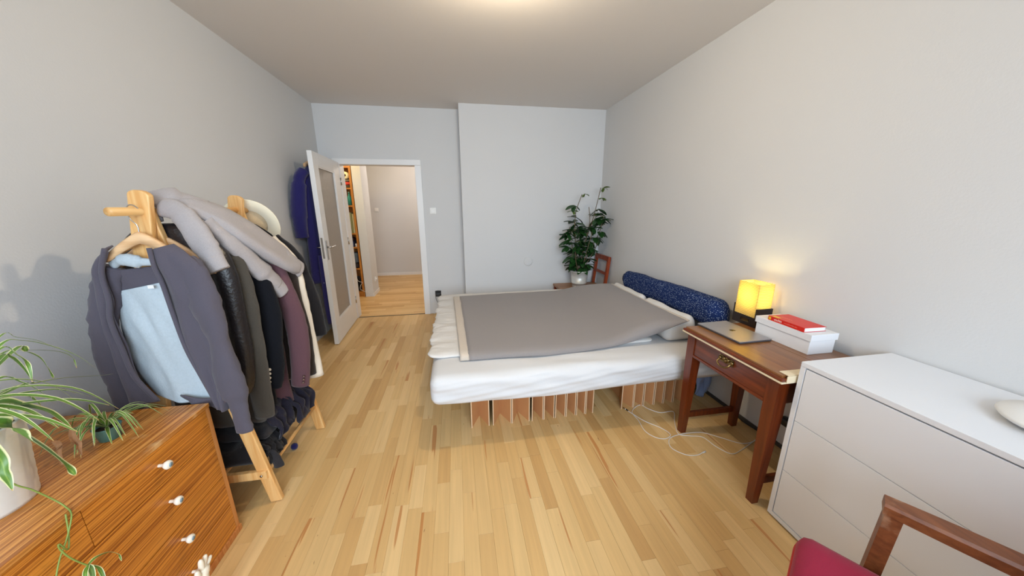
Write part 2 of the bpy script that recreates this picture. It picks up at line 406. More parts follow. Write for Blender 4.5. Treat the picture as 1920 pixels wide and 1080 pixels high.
        s.add(vs, [tuple(v.index for v in f.verts) for f in bm.faces], True); bm.free(); return s
    def build(s, name, m, parent=None, smooth=None, base=None, sub=0, solid=0.0, bevel=0.0):
        if parent is not None: o0 = base_of(parent)
        elif base is not None: o0 = Vector(base)
        else:
            xs = [p.x for p in s.v]; ys = [p.y for p in s.v]; zs = [p.z for p in s.v]
            o0 = Vector(((min(xs)+max(xs))/2, (min(ys)+max(ys))/2, min(zs)))
        me = bpy.data.meshes.new(name); me.from_pydata([tuple(p-o0) for p in s.v], [], s.f)
        for i, f in enumerate(me.polygons): f.use_smooth = s.sm[i] if smooth is None else smooth
        if s.uv:
            l = me.uv_layers.new(name='UVMap')
            for lp in me.loops: l.data[lp.index].uv = s.uv[lp.vertex_index]
        me.materials.append(M[m] if isinstance(m, str) else m)
        o = bpy.data.objects.new(name, me); COL.objects.link(o)
        if parent is not None: o.parent = parent
        else: o.location = o0
        if solid:
            md = o.modifiers.new('thickness', 'SOLIDIFY'); md.thickness = solid; md.offset = 0
        if bevel:
            md = o.modifiers.new('bevel', 'BEVEL'); md.width = bevel; md.segments = 2; md.limit_method = 'ANGLE'
        if sub:
            md = o.modifiers.new('sub', 'SUBSURF'); md.levels = sub; md.render_levels = sub
        return o
def fix_normals(o):
    bm = bmesh.new(); bm.from_mesh(o.data); bmesh.ops.recalc_face_normals(bm, faces=bm.faces[:]); bm.to_mesh(o.data); bm.free(); return o
def box(name, x0, x1, y0, y1, z0, z1, m, parent=None, c=0.0):
    b = MB()
    if c: b.cbox(x0, x1, y0, y1, z0, z1, c)
    else: b.box(x0, x1, y0, y1, z0, z1)
    return b.build(name, m, parent)
def spline(pts, n):
    """Catmull-Rom through points, n samples per span"""
    P = [Vector(p) for p in pts]; out = []
    for i in range(len(P)-1):
        a = P[max(i-1, 0)]; b = P[i]; c = P[i+1]; d = P[min(i+2, len(P)-1)]
        for k in range(n):
            t = k/n; out.append(0.5*((2*b)+(c-a)*t+(2*a-5*b+4*c-d)*t*t+(3*b-a-3*c+d)*t**3))
    out.append(P[-1]); return out
def lerp(a, b, t): return a+(b-a)*t
def interp(tab, x):
    if x <= tab[0][0]: return tab[0][1]
    for (a, p), (b, q) in zip(tab, tab[1:]):
        if x <= b: return p+(q-p)*(x-a)/(b-a)
    return tab[-1][1]
def struct(o): o['kind'] = 'structure'; return o

# ------------------------------------------------------------------ room
XL, XR, YF, YC, YB, ZC = -1.59, 1.92, 4.464, 4.204, -1.9, 2.63
PX = 0.086            # corner of the chimney breast
DX0, DX1, DZ = -1.366, -0.485, 1.967   # doorway
struct(box('wall_left', XL-.12, XL, YB-.12, YF+.12, -.05, ZC+.1, 'wall'))
struct(box('wall_right', XR, XR+.12, YB-.12, YF+.12, -.05, ZC+.1, 'wall'))
b = MB(); b.box(XL, DX0-.022, YF, YF+.14, -.05, ZC+.1); b.box(DX1+.022, PX, YF, YF+.14, -.05, ZC+.1); b.box(DX0-.022, DX1+.022, YF, YF+.14, DZ+.022, ZC+.1)
struct(b.build('wall_far', 'wall'))
struct(box('wall_chimney', PX, XR, YC, YF+.14, -.05, ZC+.1, 'wall'))
# wall with the window behind the camera
WX0, WX1, WZ0, WZ1 = -1.15, 1.45, .85, 2.4
b = MB(); b.box(XL, WX0, YB-.12, YB, -.05, ZC+.1); b.box(WX1, XR, YB-.12, YB, -.05, ZC+.1); b.box(WX0, WX1, YB-.12, YB, -.05, WZ0); b.box(WX0, WX1, YB-.12, YB, WZ1, ZC+.1)
struct(b.build('wall_behind', 'wall'))
wn = thing('window_1', None, None, (0.15, YB, WZ0)); struct(wn)
for k in range(3):
    x0 = WX0+k*(WX1-WX0)/3; x1 = WX0+(k+1)*(WX1-WX0)/3
    f = MB(); f.box(x0, x0+.06, YB-.09, YB-.03, WZ0, WZ1); f.box(x1-.06, x1, YB-.09, YB-.03, WZ0, WZ1); f.box(x0+.06, x1-.06, YB-.09, YB-.03, WZ0, WZ0+.06); f.box(x0+.06, x1-.06, YB-.09, YB-.03, WZ1-.06, WZ1)
    fo = f.build('window_sash', 'white', wn); box('pane', x0+.06, x1-.06, YB-.065, YB-.059, WZ0+.06, WZ1-.06, 'pane', fo)
MB().cbox(WX0-.05, WX1+.05, YB-.03, YB+.12, WZ0-.03, WZ0, .005).build('window_sill', 'white', wn)
struct(box('ceiling', XL-.12, XR+.12, YB-.12, YF+.0, ZC, ZC+.1, 'ceiling'))
# floor: slab with recessed joints and strips of parquet
fl = struct(box('floor', XL, XR, YB, YF+.018, -.05, -.006, 'joint'))
PW = 0.067
def strip_mesh(name, w_, l_, h=.006, c=.0004):
    me = bpy.data.meshes.new(name); x = w_/2-.0002; y = l_/2-.0002
    vs = [(-x,-y,-h),(x,-y,-h),(x,y,-h),(-x,y,-h),(-x,-y,-c),(x,-y,-c),(x,y,-c),(-x,y,-c),(-x+c,-y+c,0),(x-c,-y+c,0),(x-c,y-c,0),(-x+c,y-c,0)]
    fs = [(3,2,1,0)]+[(i,(i+1)%4,(i+1)%4+4,i+4) for i in range(4)]+[(i+4,(i+1)%4+4,(i+1)%4+8,i+8) for i in range(4)]+[(8,9,10,11)]
    me.from_pydata(vs, [], fs); me.materials.append(M['parquet']); return me
LENS = [.28, .36, .43, .5, .57, .66]
SM = [strip_mesh('plank', PW, L) for L in LENS]
rnd = random.Random(3)
cells = []
k0 = int(math.floor((XL+.163)/PW)); k1 = int(math.ceil((XR+.163)/PW))
for k in range(k0, k1):
    x0 = -.163+k*PW; cx = x0+PW/2; y = YB+rnd.random()*.25-.25
    while y < YF:
        i = rnd.randrange(6); L = LENS[i]
        cells.append((cx, y+L/2, i)); y += L
def seen(c):
    x, y, i = c; L = LENS[i]/2
    if y+L > YF-.0 or y-L < .75 or x-PW/2 < XL or x+PW/2 > XR: return False
    if x > .02 and y-L > 2.05: return False
    if x < -1.06 and y < 1.35: return False
    if x > 1.45 and y < .95: return False
    return True
near = sorted([c for c in cells if seen(c)], key=lambda c: c[0]**2+c[1]**2)[:298]
nearset = set(near)
for c in near:
    o = bpy.data.objects.new('plank', SM[c[2]]); COL.objects.link(o); o.parent = fl
    o.location = Vector((c[0], c[1], 0))-fl.location
rest = MB()
for c in cells:
    if c in nearset: continue
    L = LENS[c[2]]/2; x0 = max(XL, c[0]-PW/2); x1 = min(XR, c[0]+PW/2); y0 = max(YB, c[1]-L); y1 = min(YF+.01, c[1]+L)
    if x1-x0 < .003 or y1-y0 < .003: continue
    rest.box(x0+.0004, x1-.0004, y0+.0004, y1-.0004, -.006, 0)
tag(rest.build('outer_planks', 'parquet', fl), kind='stuff')

# hall behind the doorway
HY, HX0, HX1 = 7.36, -2.9, 0.6
struct(box('wall_hall_far', HX0, HX1, HY, HY+.12, -.05, ZC+.1, 'wall'))
struct(box('wall_hall_left', HX0-.12, HX0, YF+.14, HY+.12, -.05, ZC+.1, 'wall'))
struct(box('wall_hall_right', HX1, HX1+.12, YF+.14, HY+.12, -.05, ZC+.1, 'wall'))
b = MB(); b.box(HX0-.12, XL-.12, YF+.02, YF+.14, -.05, ZC+.1); b.box(XR+.12 if XR < HX1 else PX, HX1, YF+.1401, YF+.15, -.05, ZC+.1)
struct(b.build('wall_hall_near', 'wall'))
struct(box('ceiling_hall', HX0, HX1, YF, HY, ZC, ZC+.1, 'ceiling'))
struct(box('wall_hall_stub', -1.552, -1.423, 5.575, 5.97, -.05, ZC+.02, 'wall'))
struct(box('baseboard_hall_far', HX0, HX1, HY-.012, HY, 0, .06, 'white'))
struct(box('baseboard_hall_stub', -1.423, -1.413, 5.575, 5.97, 0, .06, 'white'))
hf = struct(box('floor_hall', HX0, HX1, YF+.018, HY, -.05, -.006, 'joint'))
hp = MB(); y = YF+.018; rnd = random.Random(5)
while y < HY:
    x = HX0-rnd.random()*.5
    while x < HX1:
        L = rnd.choice(LENS)*1.3; hp.box(max(HX0, x)+.0004, min(HX1, x+L)-.0004, y+.0004, min(HY, y+PW)-.0004, -.006, 0); x += L
    y += PW
tag(hp.build('hall_planks', 'parquet_hall', hf), kind='stuff')
struct(box('trim_threshold', DX0, DX1, YF-.002, YF+.018, -.006, .003, 'dark_gap'))
# door frame
t1 = thing('trim_1', None, None, (-.915, YF, 0)); struct(t1)
def fr(x0, x1, z0, z1):
    b = MB(); b.cbox(x0, x1, YF-.018, YF-.0005, z0, z1, .004); return b
fr(DX1, DX1+.078, 0, DZ-.0005).build('casing', 'white', t1)
fr(DX0-.078, DX0, 0, DZ-.0005).build('casing', 'white', t1)
fr(DX0-.078, DX1+.078, DZ, DZ+.066).build('casing', 'white', t1)
MB().box(DX1, DX1+.022, YF, YF+.14, 0, DZ).build('jamb', 'white', t1)
MB().box(DX0-.022, DX0, YF, YF+.14, 0, DZ).build('jamb', 'white', t1)
MB().box(DX0-.022, DX1+.022, YF, YF+.14, DZ, DZ+.022).build('jamb', 'white', t1)

# open door leaf
dx0, dx1, dy0, dy1, dzt = -1.364, -1.32, 3.545, 4.425, 1.982
dr = thing('door_1', 'white wooden door with tall textured glass pane standing open', None, (-1.342, 4.425, 0)); struct(dr)
gy0, gy1, gz0, gz1 = 3.685, 4.215, .25, 1.855
MB().cbox(dx0, dx1, dy0, gy0, .008, dzt, .003).build('stile', 'white', dr)
MB().cbox(dx0, dx1, gy1, dy1, .008, dzt, .003).build('stile', 'white', dr)
MB().cbox(dx0, dx1, gy0, gy1, .008, gz0, .003).build('rail', 'white', dr)
MB().cbox(dx0, dx1, gy0, gy1, gz1, dzt, .003).build('rail', 'white', dr)
gl = MB().box(-1.346, -1.338, gy0-.004, gy1+.004, gz0-.004, gz1+.004).build('pane', 'glass_frost', dr)
for a in ((gy0, gy0+.014, gz0, gz1), (gy1-.014, gy1, gz0, gz1), (gy0, gy1, gz0, gz0+.014), (gy0, gy1, gz1-.014, gz1)):
    MB().box(-1.337, -1.324, *a).build('glazing_bead', 'white', gl)
for sx, x in ((1, dx1), (-1, dx0)):
    pl = MB().cbox(min(x, x+sx*.006), max(x, x+sx*.006), 3.575, 3.612, .93, 1.13, .003).build('lock_plate', 'metal', dr)
    hd = MB().tube([(x, 3.593, 1.06), (x+sx*.045, 3.593, 1.06)], .009, 10).tube(spline([(x+sx*.043, 3.593, 1.06), (x+sx*.05, 3.62, 1.06), (x+sx*.05, 3.715, 1.062)], 6), .008, 10)
    hd.build('door_handle', 'metal', dr)
MB().box(-1.352, -1.334, 3.5435, 3.546, .95, 1.16).build('strike_plate', 'metal', dr)
for z in (.22, 1.0, 1.72): MB().tube([(-1.318, 4.435, z), (-1.318, 4.435, z+.09)], .009, 10).build('hinge', 'metal', dr)

def shear(o):
    for v in o.data.vertices: v.co.x -= .0536*(v.co.y+dr.location.y-3.55)
    for c in o.children: shear(c)
for c in dr.children: shear(c)      # the leaf stands a little off square

# wall fittings
def switch(name, x, y, z, label, nrm='y', kind='switch'):
    t = thing(name, label, kind, (x, y, z))
    if nrm == 'y':
        MB().cbox(x-.04, x+.04, y-.012, y-.0005, z-.04, z+.04, .004).build('cover_frame', 'white_plastic', t)
        MB().cbox(x-.028, x+.028, y-.017, y-.008, z-.028, z+.028, .004).build('rocker', 'white_plastic', t)
    else:
        MB().cbox(x+.0005, x+.012, y-.04, y+.04, z-.04, z+.04, .004).build('cover_frame', 'white_plastic', t)
        MB().lathe([(.02, -.02), (.02, .02)], (x+.012, y, z), 20).build('socket_insert', 'white_plastic', t)
    return t
switch('light_switch', -.291, YF, 1.41, 'white square light switch on the wall right of the door frame')
switch('light_switch', -1.635, HY, 1.41, 'white light switch on the far hallway wall seen through the doorway')
switch('wall_socket', -1.423, 5.76, .26, 'small white wall socket low on the hallway wall end', 'x', 'socket')
t = thing('wall_socket', 'black plug and socket low on the wall beside the bed', 'socket', (-.288, YF, .24))
MB().cbox(-.33, -.25, YF-.012, YF-.0005, .25, .33, .004).build('cover_frame', 'black_plastic', t)
MB().cbox(-.322, -.258, YF-.05, YF-.012, .255, .30, .008).build('plug', 'black_plastic', t)
MB().tube(spline([(-.325, YF-.016, .325), (-.29, YF-.035, .335), (-.25, YF-.02, .325)], 6), .005, 8).build('plug_handle', 'black_plastic', t)
MB().tube(spline([(-.325, YF-.045, .262), (-.31, YF-.06, .2), (-.26, YF-.06, .1), (-.2, YF-.05, .01)], 6), .003, 8).build('cord', 'black_plastic', t)
o = MB(); o.tube([(.931, YC-.0003, .744), (.931, YC-.006, .744), (.931, YC-.008, .744)], [.06, .06, .052], 28)
tag(o.build('flue_cover', 'wall'), 'round white cover plate on the chimney breast above the bed', 'cover plate')
struct(box('trim_floor_gap', XR-.012, XR, -1.8, 4.2, 0, .022, 'dark_gap'))

# ------------------------------------------------------------------ lamps of the place, and one added in the hall
LX, LY = .29, 1.78
t = thing('ceiling_lamp', 'bare ceiling bulb over the middle of the room', 'lamp', (LX, LY, 2.53))
MB().lathe([(.05, 0), (.05, -.008), (.03, -.02)], (LX, LY, ZC-.0005), 24).build('ceiling_rose', 'white_plastic', t)
MB().tube([(LX, LY, ZC-.02), (LX, LY, 2.598)], .016, 14).build('lamp_holder', 'white_plastic', t)
MB().lathe([(.006, .068), (.014, .066), (.02, .052), (.029, .03), (.029, .018), (.02, .005), (.004, 0)], (LX, LY, 2.535), 20).build('bulb', 'bulb', t)
point('ceiling_lamp_light', (LX, LY, 2.52), 40.0, (1.0, .82, .57), .03)
t = thing('hall_lamp', 'ceiling bulb in the hallway behind the door', 'lamp', (-1.9, 5.0, 2.4))
MB().lathe([(.05, 0), (.05, -.012), (.03, -.03)], (-1.9, 5.0, ZC-.0005), 24).build('ceiling_rose', 'white_plastic', t)
MB().tube([(-1.9, 5.0, ZC-.03), (-1.9, 5.0, 2.51)], .012, 14).build('lamp_holder', 'white_plastic', t)
MB().lathe([(.006, .115), (.014, .11), (.02, .085), (.032, .05), (.034, .03), (.026, .01), (.004, 0)], (-1.9, 5.0, 2.4), 20).build('bulb', 'bulb', t)
point('hall_lamp_light', (-1.9, 5.0, 2.36), 20.0, (1.0, .76, .40), .05)
t = thing('hall_lamp', 'unseen bulb added to brighten the far end of the hallway', 'lamp', (-.45, 6.3, 2.4))  # added bulb, stands in for daylight from other rooms on the far wall
MB().lathe([(.05, 0), (.05, -.012), (.03, -.03)], (-.45, 6.3, ZC-.0005), 24).build('ceiling_rose', 'white_plastic', t)
MB().tube([(-.45, 6.3, ZC-.03), (-.45, 6.3, 2.51)], .012, 14).build('lamp_holder', 'white_plastic', t)
MB().lathe([(.006, .115), (.014, .11), (.02, .085), (.032, .05), (.034, .03), (.026, .01), (.004, 0)], (-.45, 6.3, 2.4), 20).build('bulb', 'bulb', t)
point('hall_far_fill_light', (-.45, 6.3, 2.36), 34.0, (1.0, .86, .74), .05)

# ------------------------------------------------------------------ bed
def wrinkle(p, f, a): return a*noise.noise(p*f)
cf = thing('cardboard_bed_base', 'brown cardboard accordion bed base standing under the mattress', 'bed base', (.8, 2.6, 0))
def zig(pts):
    for (x0, y0), (x1, y1) in zip(pts, pts[1:]):
        pn = MB().bar((x0, y0, .14), (x1, y1, .14), .0055, .28).build('cardboard_panel', 'cardboard', cf)
        ex, ey = (x0, y0) if y0 < y1 else (x1, y1)
        MB().box(ex-.003, ex+.003, ey-.003, ey+.001, 0, .28).build('cut_edge', 'cardboard_edge', pn)
for xs in ([.044, .161, .19, .313, .322, .441, .462, .539, .548, .62, .632, .703, .713, .78, .79, .852, .861, .915],
           [1.141, 1.232, 1.24, 1.312, 1.322, 1.40, 1.41, 1.48, 1.49, 1.56, 1.57, 1.645]):
    i = 0; pts = []
    for q, x in enumerate(xs):
        yb = 2.045
        if q % 2 == 0:
            xn = xs[q+1] if q+1 < len(xs) else x+.1
            pts += [(x, 1.915+.03*min(1, max(0, x-.5))), ((x+xn)/2, yb)]
        else: pts += [(x, 1.918+.03*min(1, max(0, x-.5)))]
    # each pair of panels meets behind; neighbouring pairs touch along their front edges
    for q in range(0, len(pts)-2, 3): zig(pts[q:q+3])
for x in (.12, .27, .4, .55, .7, .85, 1.2, 1.35, 1.5): MB().box(x-.0035, x+.0035, 2.06, 3.5, 0, .28).build('cardboard_panel', 'cardboard', cf)

def md(p, e):
    q = p.copy()
    if e.y < -.5:                     # front side: fitted sheet with long soft creases
        q.y += wrinkle(Vector((p.x*2.2, 0, p.z*14+p.x*3)), 1, .012)+wrinkle(Vector((p.x*1.6, 4, p.z*42-p.x*5)), 1, .007)
        q.z += .02*math.sin(p.x*2.2+.6)*(.46-p.z)/.2*(-1)
    if e.z > .3: q.z += wrinkle(Vector((p.x*2, p.y*16+p.x*3, 0)), 1, .007)
    return q
bd = thing('mattress', 'thick mattress in a white fitted sheet on the cardboard base', 'mattress', (.83, 2.68, .28))
MB().pad(-.2, 1.885, 1.755, 3.63, .282, .468, .055, (90, 50, 22), md).build('fitted_sheet', 'sheet', bd)

def blz(x, v):
    s = max(0, min(1, (x-1.0)/.55)); s = s*s*(3-2*s)
    return .509+.128*s
def bl(u, v):
    """grey blanket surface; u foot to head, v front to back"""
    fx = spline([(-.013, 1.963, .478), (.35, 1.95, .478), (.66, 1.943, .478), (1.07, 1.985, .482), (1.40, 2.0, .545), (1.53, 1.975, .61), (1.635, 1.965, .65)], 8)
    bx = spline([(-.066, 3.46, .50), (.47, 3.495, .50), (.85, 3.50, .50), (1.22, 3.46, .515), (1.46, 3.28, .585), (1.64, 3.225, .612)], 8)
    def at(P, u):
        k = u*(len(P)-1); i = min(int(k), len(P)-2); return P[i].lerp(P[i+1], k-i)
    f = at(fx, u); r = at(bx, u); p = f.lerp(r, v)
    edge = min(v, 1-v, .03)/.03
    p.z = lerp(p.z, max(p.z, blz(p.x, v)+.008*noise.noise(Vector((p.x*2, p.y*2, 3)))), edge)
    p.z += .003*noise.noise(Vector((p.x*6, p.y*6, 1)))
    return p
def sheetgrid(u0, u1, v0, v1, nu, nv, dz=0):
    return [[bl(lerp(u0, u1, i/nu), lerp(v0, v1, j/nv))+Vector((0, 0, dz)) for j in range(nv+1)] for i in range(nu+1)]
# white duvet with a rumpled foot end
def dd(p, e):
    q = p.copy(); left = max(0, min(1, (.02-p.x)/.2))
    q.z += wrinkle(Vector((p.x*6, p.y*9, 0)), 1, .004+.006*left)+left*wrinkle(Vector((p.x*14, p.y*30, 2)), 1, .006)
    q.x += left*(wrinkle(Vector((0, p.y*7, p.z*8)), 1, .018)+wrinkle(Vector((0, p.y*32, p.z*14)), 1, .009))
    if e.y < -.4: q.y += wrinkle(Vector((p.x*9, 0, 5)), 1, .012)
    return q
tag(MB().pad(-.225, 1.42, 2.03, 3.62, .464, .498, .05, (56, 120, 8), dd).build('duvet', 'duvet'), 'white duvet with a crumpled foot end under the grey blanket', 'duvet')
def pd(seed):
    def f(p, e):
        q = p.copy(); q.z += wrinkle(Vector((p.x*6+seed, p.y*6, p.z*3)), 1, .012)*(1 if e.z > 0 else .2); q.x += wrinkle(Vector((p.y*8, seed, p.z*9)), 1, .008)
        if e.z > 0: q.z += .034*max(0, min(1, (p.x-1.63)/.05))*e.z    # the free edge puffs up beyond the blanket
        return q
    return f
tag(MB().pad(1.49, 1.738, 1.99, 2.60, .47, .626, .06, (20, 26, 8), pd(2)).build('pillow', 'duvet'), 'white pillow poking out from under the blanket beside the table', 'pillow', 'white pillows')
tag(MB().pad(1.49, 1.738, 2.605, 3.22, .47, .624, .06, (20, 26, 8), pd(9)).build('pillow', 'duvet'), 'white pillow under the blanket at the far corner of the bed', 'pillow', 'white pillows')
bk = thing('grey_blanket', 'grey wool blanket with pale bands spread over the bed', 'blanket', (.8, 2.68, .5))
MB().grid(sheetgrid(.035, .965, 0, 1, 60, 44)).build('blanket_field', 'blanket', bk, solid=.010)
MB().grid(sheetgrid(0, .037, 0, 1, 4, 44)).build('edge_band', 'blanket_band', bk, solid=.010)
MB().grid(sheetgrid(.963, 1, 0, 1, 4, 44)).build('edge_band', 'blanket_band', bk, solid=.010)
# blue dotted bolster against the wall
rings = []; n = 24
for i in range(41):
    v = i/40; y = lerp(1.83, 3.2, v)
    s = min(1, (min(v, 1-v)/.06))**.5 if min(v, 1-v) < .06 else 1.0
    s = max(s, .02 if v < .5 else .55)
    if v > .85: s *= 1-.12*math.exp(-((v-.9)/.02)**2)
    cx = 1.815; cz = .695+.012*math.sin(v*5)
    r = []
    for k in range(n):
        a = 2*PI*k/n; rr = 1+.13*noise.noise(Vector((math.cos(a)*1.2, y*3.5, math.sin(a)*1.2)))+.05*noise.noise(Vector((math.cos(a)*3, y*11, math.sin(a)*3)))+.07*abs(math.sin(2*a))
        r.append(Vector((cx+.085*s*rr*math.cos(a), y+.02*math.sin(a)*(1 if v > .5 else 0), cz+.103*s*rr*math.sin(a))))
    rings.append(r)
tag(fix_normals(MB().loft(rings).build('bolster', 'dotted')), 'long navy blue bolster with white dots leaning on the wall', 'bolster')
# cloth hanging behind the table under the bed
P = [[Vector((lerp(1.74, 1.845, i/10)+.012*math.sin(i*1.4), 1.935+.012*math.sin(j*.6+i*.8), lerp(.275, .03+.03*abs(i-5)/5, j/10))) for j in range(11)] for i in range(11)]
tag(MB().grid(P).build('hanging_cloth', 'bluegrey', solid=.006), 'blue grey cloth hanging down below the mattress behind the table', 'cloth')

# ------------------------------------------------------------------ wooden side table
tb = thing('side_table', 'old red brown wooden table with one drawer and tapered legs', 'table', (1.63, 1.38, 0))
tx0, tx1, ty0, ty1, tz = 1.368, 1.895, 1.05, 1.69, .728
tp = MB().cbox(tx0+.012, 1.655, ty0+.012, ty1-.012, tz-.016, tz, .002).build('tabletop', 'table_top', tb)
MB().cbox(1.656, tx1, ty0+.012, ty1-.012, tz-.016, tz, .002).build('tabletop', 'table_top', tb)
MB().cbox(tx0, tx1, ty0, ty1, tz-.026, tz-.010, .007).build('moulding', 'mahogany_y', tp)
MB().cbox(tx0-.001, tx1, ty0-.001, ty1+.001, tz-.034, tz-.0262, .002).build('pale_edge', 'cream', tp)
MB().cbox(tx0+.010, tx1, ty0+.012, ty1-.012, tz-.044, tz-.0332, .004).build('moulding', 'mahogany_y', tp)
for (x, y) in ((1.425, 1.108), (1.425, 1.64), (1.80, 1.108), (1.80, 1.64)):
    MB().bar((x, y, tz-.045), (x, y, .5), .058, .058).bar((x, y, .5), (x-.008 if x < 1.5 else x, y, 0), .058, .058, taper=.62).build('leg', 'mahogany', tb)
zt, zb = tz-.046, .555
MB().box(1.402, 1.418, 1.138, 1.612, zb+.012, zt).build('drawer_front', 'mahogany_y', tb)
dr_ = [c for c in tb.children if c.name.startswith('drawer_front')][0]
MB().cbox(1.396, 1.42, 1.138, 1.612, zb-.004, zb+.012, .003).build('rail_moulding', 'mahogany_y', tb)
for y in (1.10, 1.632): MB().box(1.45, 1.775, y, y+.018, zb, zt).build('apron', 'mahogany', tb)
MB().box(1.79, 1.806, 1.138, 1.612, zb, zt).build('apron', 'mahogany_y', tb)
for y in (1.108, 1.64): MB().bar((1.42, y, .125), (1.80, y, .125), .02, .034).build('stretcher', 'mahogany', tb)
# brass bail handle
hp_ = MB().cbox(1.3985, 1.4015, 1.328, 1.42, .628, .664, .001)
for y in (1.335, 1.36, 1.374, 1.388, 1.413): hp_.lathe([(.0, -.012), (.009, -.008), (.011, 0), (.009, .008), (0, .012)], (1.398, y, .647+.005*math.sin(y*200)), 10)
hp_ = hp_.build('handle_plate', 'brass', dr_)
MB().tube(spline([(1.394, 1.336, .642), (1.378, 1.338, .628), (1.374, 1.355, .616), (1.374, 1.374, .613), (1.374, 1.393, .616), (1.378, 1.41, .628), (1.394, 1.412, .642)], 5), .0045, 8).build('bail', 'brass', dr_)
# pale papers on the near corner
pp = thing('paper_stack', 'cream folded papers on the table corner beside the white chest', 'papers', (1.45, 1.075, tz))
MB().cbox(1.40, 1.62, 1.052, 1.095, tz+.0005, tz+.004, .001).build('sheet', 'cream', pp)
MB().cbox(1.39, 1.60, 1.046, 1.0496, tz-.030, tz+.003, .001).build('sheet', 'cream', pp)

# laptop
lp = thing('laptop', 'closed silver laptop lying on the wooden table', 'laptop', (1.573, 1.538, tz))
def LT(p):
    c = Vector((1.573, 1.538, 0)); a = math.radians(2); d = p-c
    return Vector((c.x+d.x*math.cos(a)-d.y*math.sin(a), c.y+d.x*math.sin(a)+d.y*math.cos(a), p.z))
MB().cbox(1.468, 1.678, 1.386, 1.69, tz+.0015, tz+.0085, .004, LT).build('base', 'laptop_dark', lp)
ld = MB().cbox(1.468, 1.678, 1.386, 1.69, tz+.009, tz+.0145, .0025, LT).build('lid', 'laptop', lp)
e = MB(); ring = []
for k in range(24):
    a = 2*PI*k/24; r = .0155*(1-.10*math.cos(2*a)); x = r*math.cos(a); y = r*math.sin(a)
    if abs(a-0) < .45 or abs(a-2*PI) < .45: y_ = y; x = .0095
    ring.append((x, y))
def EM(x, y, z): return LT(Vector((1.573+y, 1.538-x, z)))
e.add([EM(x, y, tz+.0148) for x, y in ring]+[EM(0, 0, tz+.0149)], [(k, (k+1) % 24, 24) for k in range(24)])
e.add([EM(.002+x, .021+y, tz+.0148) for x, y in ((-.002, -.003), (.003, 0), (.003, .006), (-.001, .003))], [(0, 1, 2, 3)])
e.build('emblem', 'emblem', ld)
for s in (1.405, 1.671): MB().box(1.48, 1.666, s, s+.004, tz, tz+.002, LT).build('foot', 'black_plastic', lp)

# table lamp
lt = thing('table_lamp', 'glowing yellow box lamp in a black wooden stand', 'lamp', (1.815, 1.658, tz))
lx0, lx1, ly0, ly1 = 1.762, 1.872, 1.575, 1.742
MB().box(lx0, lx1, ly0, ly0+.010, tz, tz+.118).build('stand_side', 'black_wood', lt)
MB().box(lx0, lx1, ly1-.010, ly1, tz, tz+.118).build('stand_side', 'black_wood', lt)
b = MB()
for x in (lx0, lx1-.010):
    b.box(x, x+.010, ly0+.010, ly1-.010, tz, tz+.022); b.box(x, x+.010, ly0+.010, ly1-.010, tz+.042, tz+.060)
    b.box(x, x+.010, ly0+.010, ly0+.045, tz+.022, tz+.042); b.box(x, x+.010, ly1-.060, ly1-.010, tz+.022, tz+.042)
b.build('stand_frame', 'black_wood', lt)
MB().tube([(1.817, 1.658, tz+.012), (1.817, 1.658, tz+.10)], .014, 12).build('lamp_holder', 'black_wood', lt)
MB().box(lx0+.010, lx1-.010, ly0+.010, ly1-.010, tz+.002, tz+.012).build('stand_base', 'black_wood', lt)
MB().lathe([(.010, 0), (.026, .03), (.028, .045), (.018, .066), (.002, .074)], (1.817, 1.658, tz+.10), 18).build('bulb', 'bulb', lt)
sx0, sx1, sy0, sy1, sz0, sz1 = lx0-.001, lx1-.004, ly0+.0115, ly1-.0115, tz+.061, tz+.268
b = MB()
b.box(sx0, sx0+.002, sy0, sy1, sz0, sz1); b.box(sx1-.002, sx1, sy0, sy1, sz0, sz1)
b.box(sx0+.002, sx1-.002, sy0, sy0+.002, sz0, sz1); b.box(sx0+.002, sx1-.002, sy1-.002, sy1, sz0, sz1)
b.build('lamp_shade', 'shade', lt)
point('table_lamp_light', (1.817, 1.658, tz+.19), 2.3, (1.0, .82, .38), .03)

# white box and red book
bx = thing('storage_box', 'white cardboard box with lid under the red book', 'box', (1.772, 1.365, tz))
MB().cbox(1.698, 1.85, 1.214, 1.51, tz+.0005, tz+.078, .002).build('body', 'paper_white', bx)
MB().cbox(1.692, 1.856, 1.208, 1.516, tz+.072, tz+.107, .002).build('lid', 'paper_white', bx)
zb_ = tz+.1075
bo = thing('book', 'red paperback book with yellow print lying on the white box', 'book', (1.76, 1.335, zb_))
def BT(p):
    c = Vector((1.758, 1.345, 0)); a = math.radians(-2); d = p-c
    return Vector((c.x+d.x*math.cos(a)-d.y*math.sin(a), c.y+d.x*math.sin(a)+d.y*math.cos(a), p.z))
MB().box(1.700, 1.818, 1.247, 1.443, zb_+.002, zb_+.021, BT).build('pages', 'paper_white', bo)
cv = MB().box(1.696, 1.822, 1.245, 1.445, zb_, zb_+.0016, BT).box(1.696, 1.822, 1.245, 1.445, zb_+.0214, zb_+.023, BT).box(1.694, 1.6965, 1.245, 1.445, zb_, zb_+.023, BT).build('cover', 'book_red', bo)
MB().box(1.6935, 1.694, 1.428, 1.441, zb_+.004, zb_+.019, BT).box(1.70, 1.722, 1.395, 1.43, zb_+.0230, zb_+.0233, BT).build('yellow_print', 'book_yellow', cv)
b = MB(); rnd = random.Random(4); y = 1.41
for k in range(6):
    h = rnd.choice((.007, .010, .012)); b.box(1.6934, 1.694, y-.006, y-.0035, zb_+.006, zb_+.006+h, BT); b.box(1.6934, 1.694, y-.0035, y-.001, zb_+.006+h-.003, zb_+.006+h, BT); y -= .0075
b.build('spine_lettering', 'book_print', cv)
b = MB(); y = 1.352
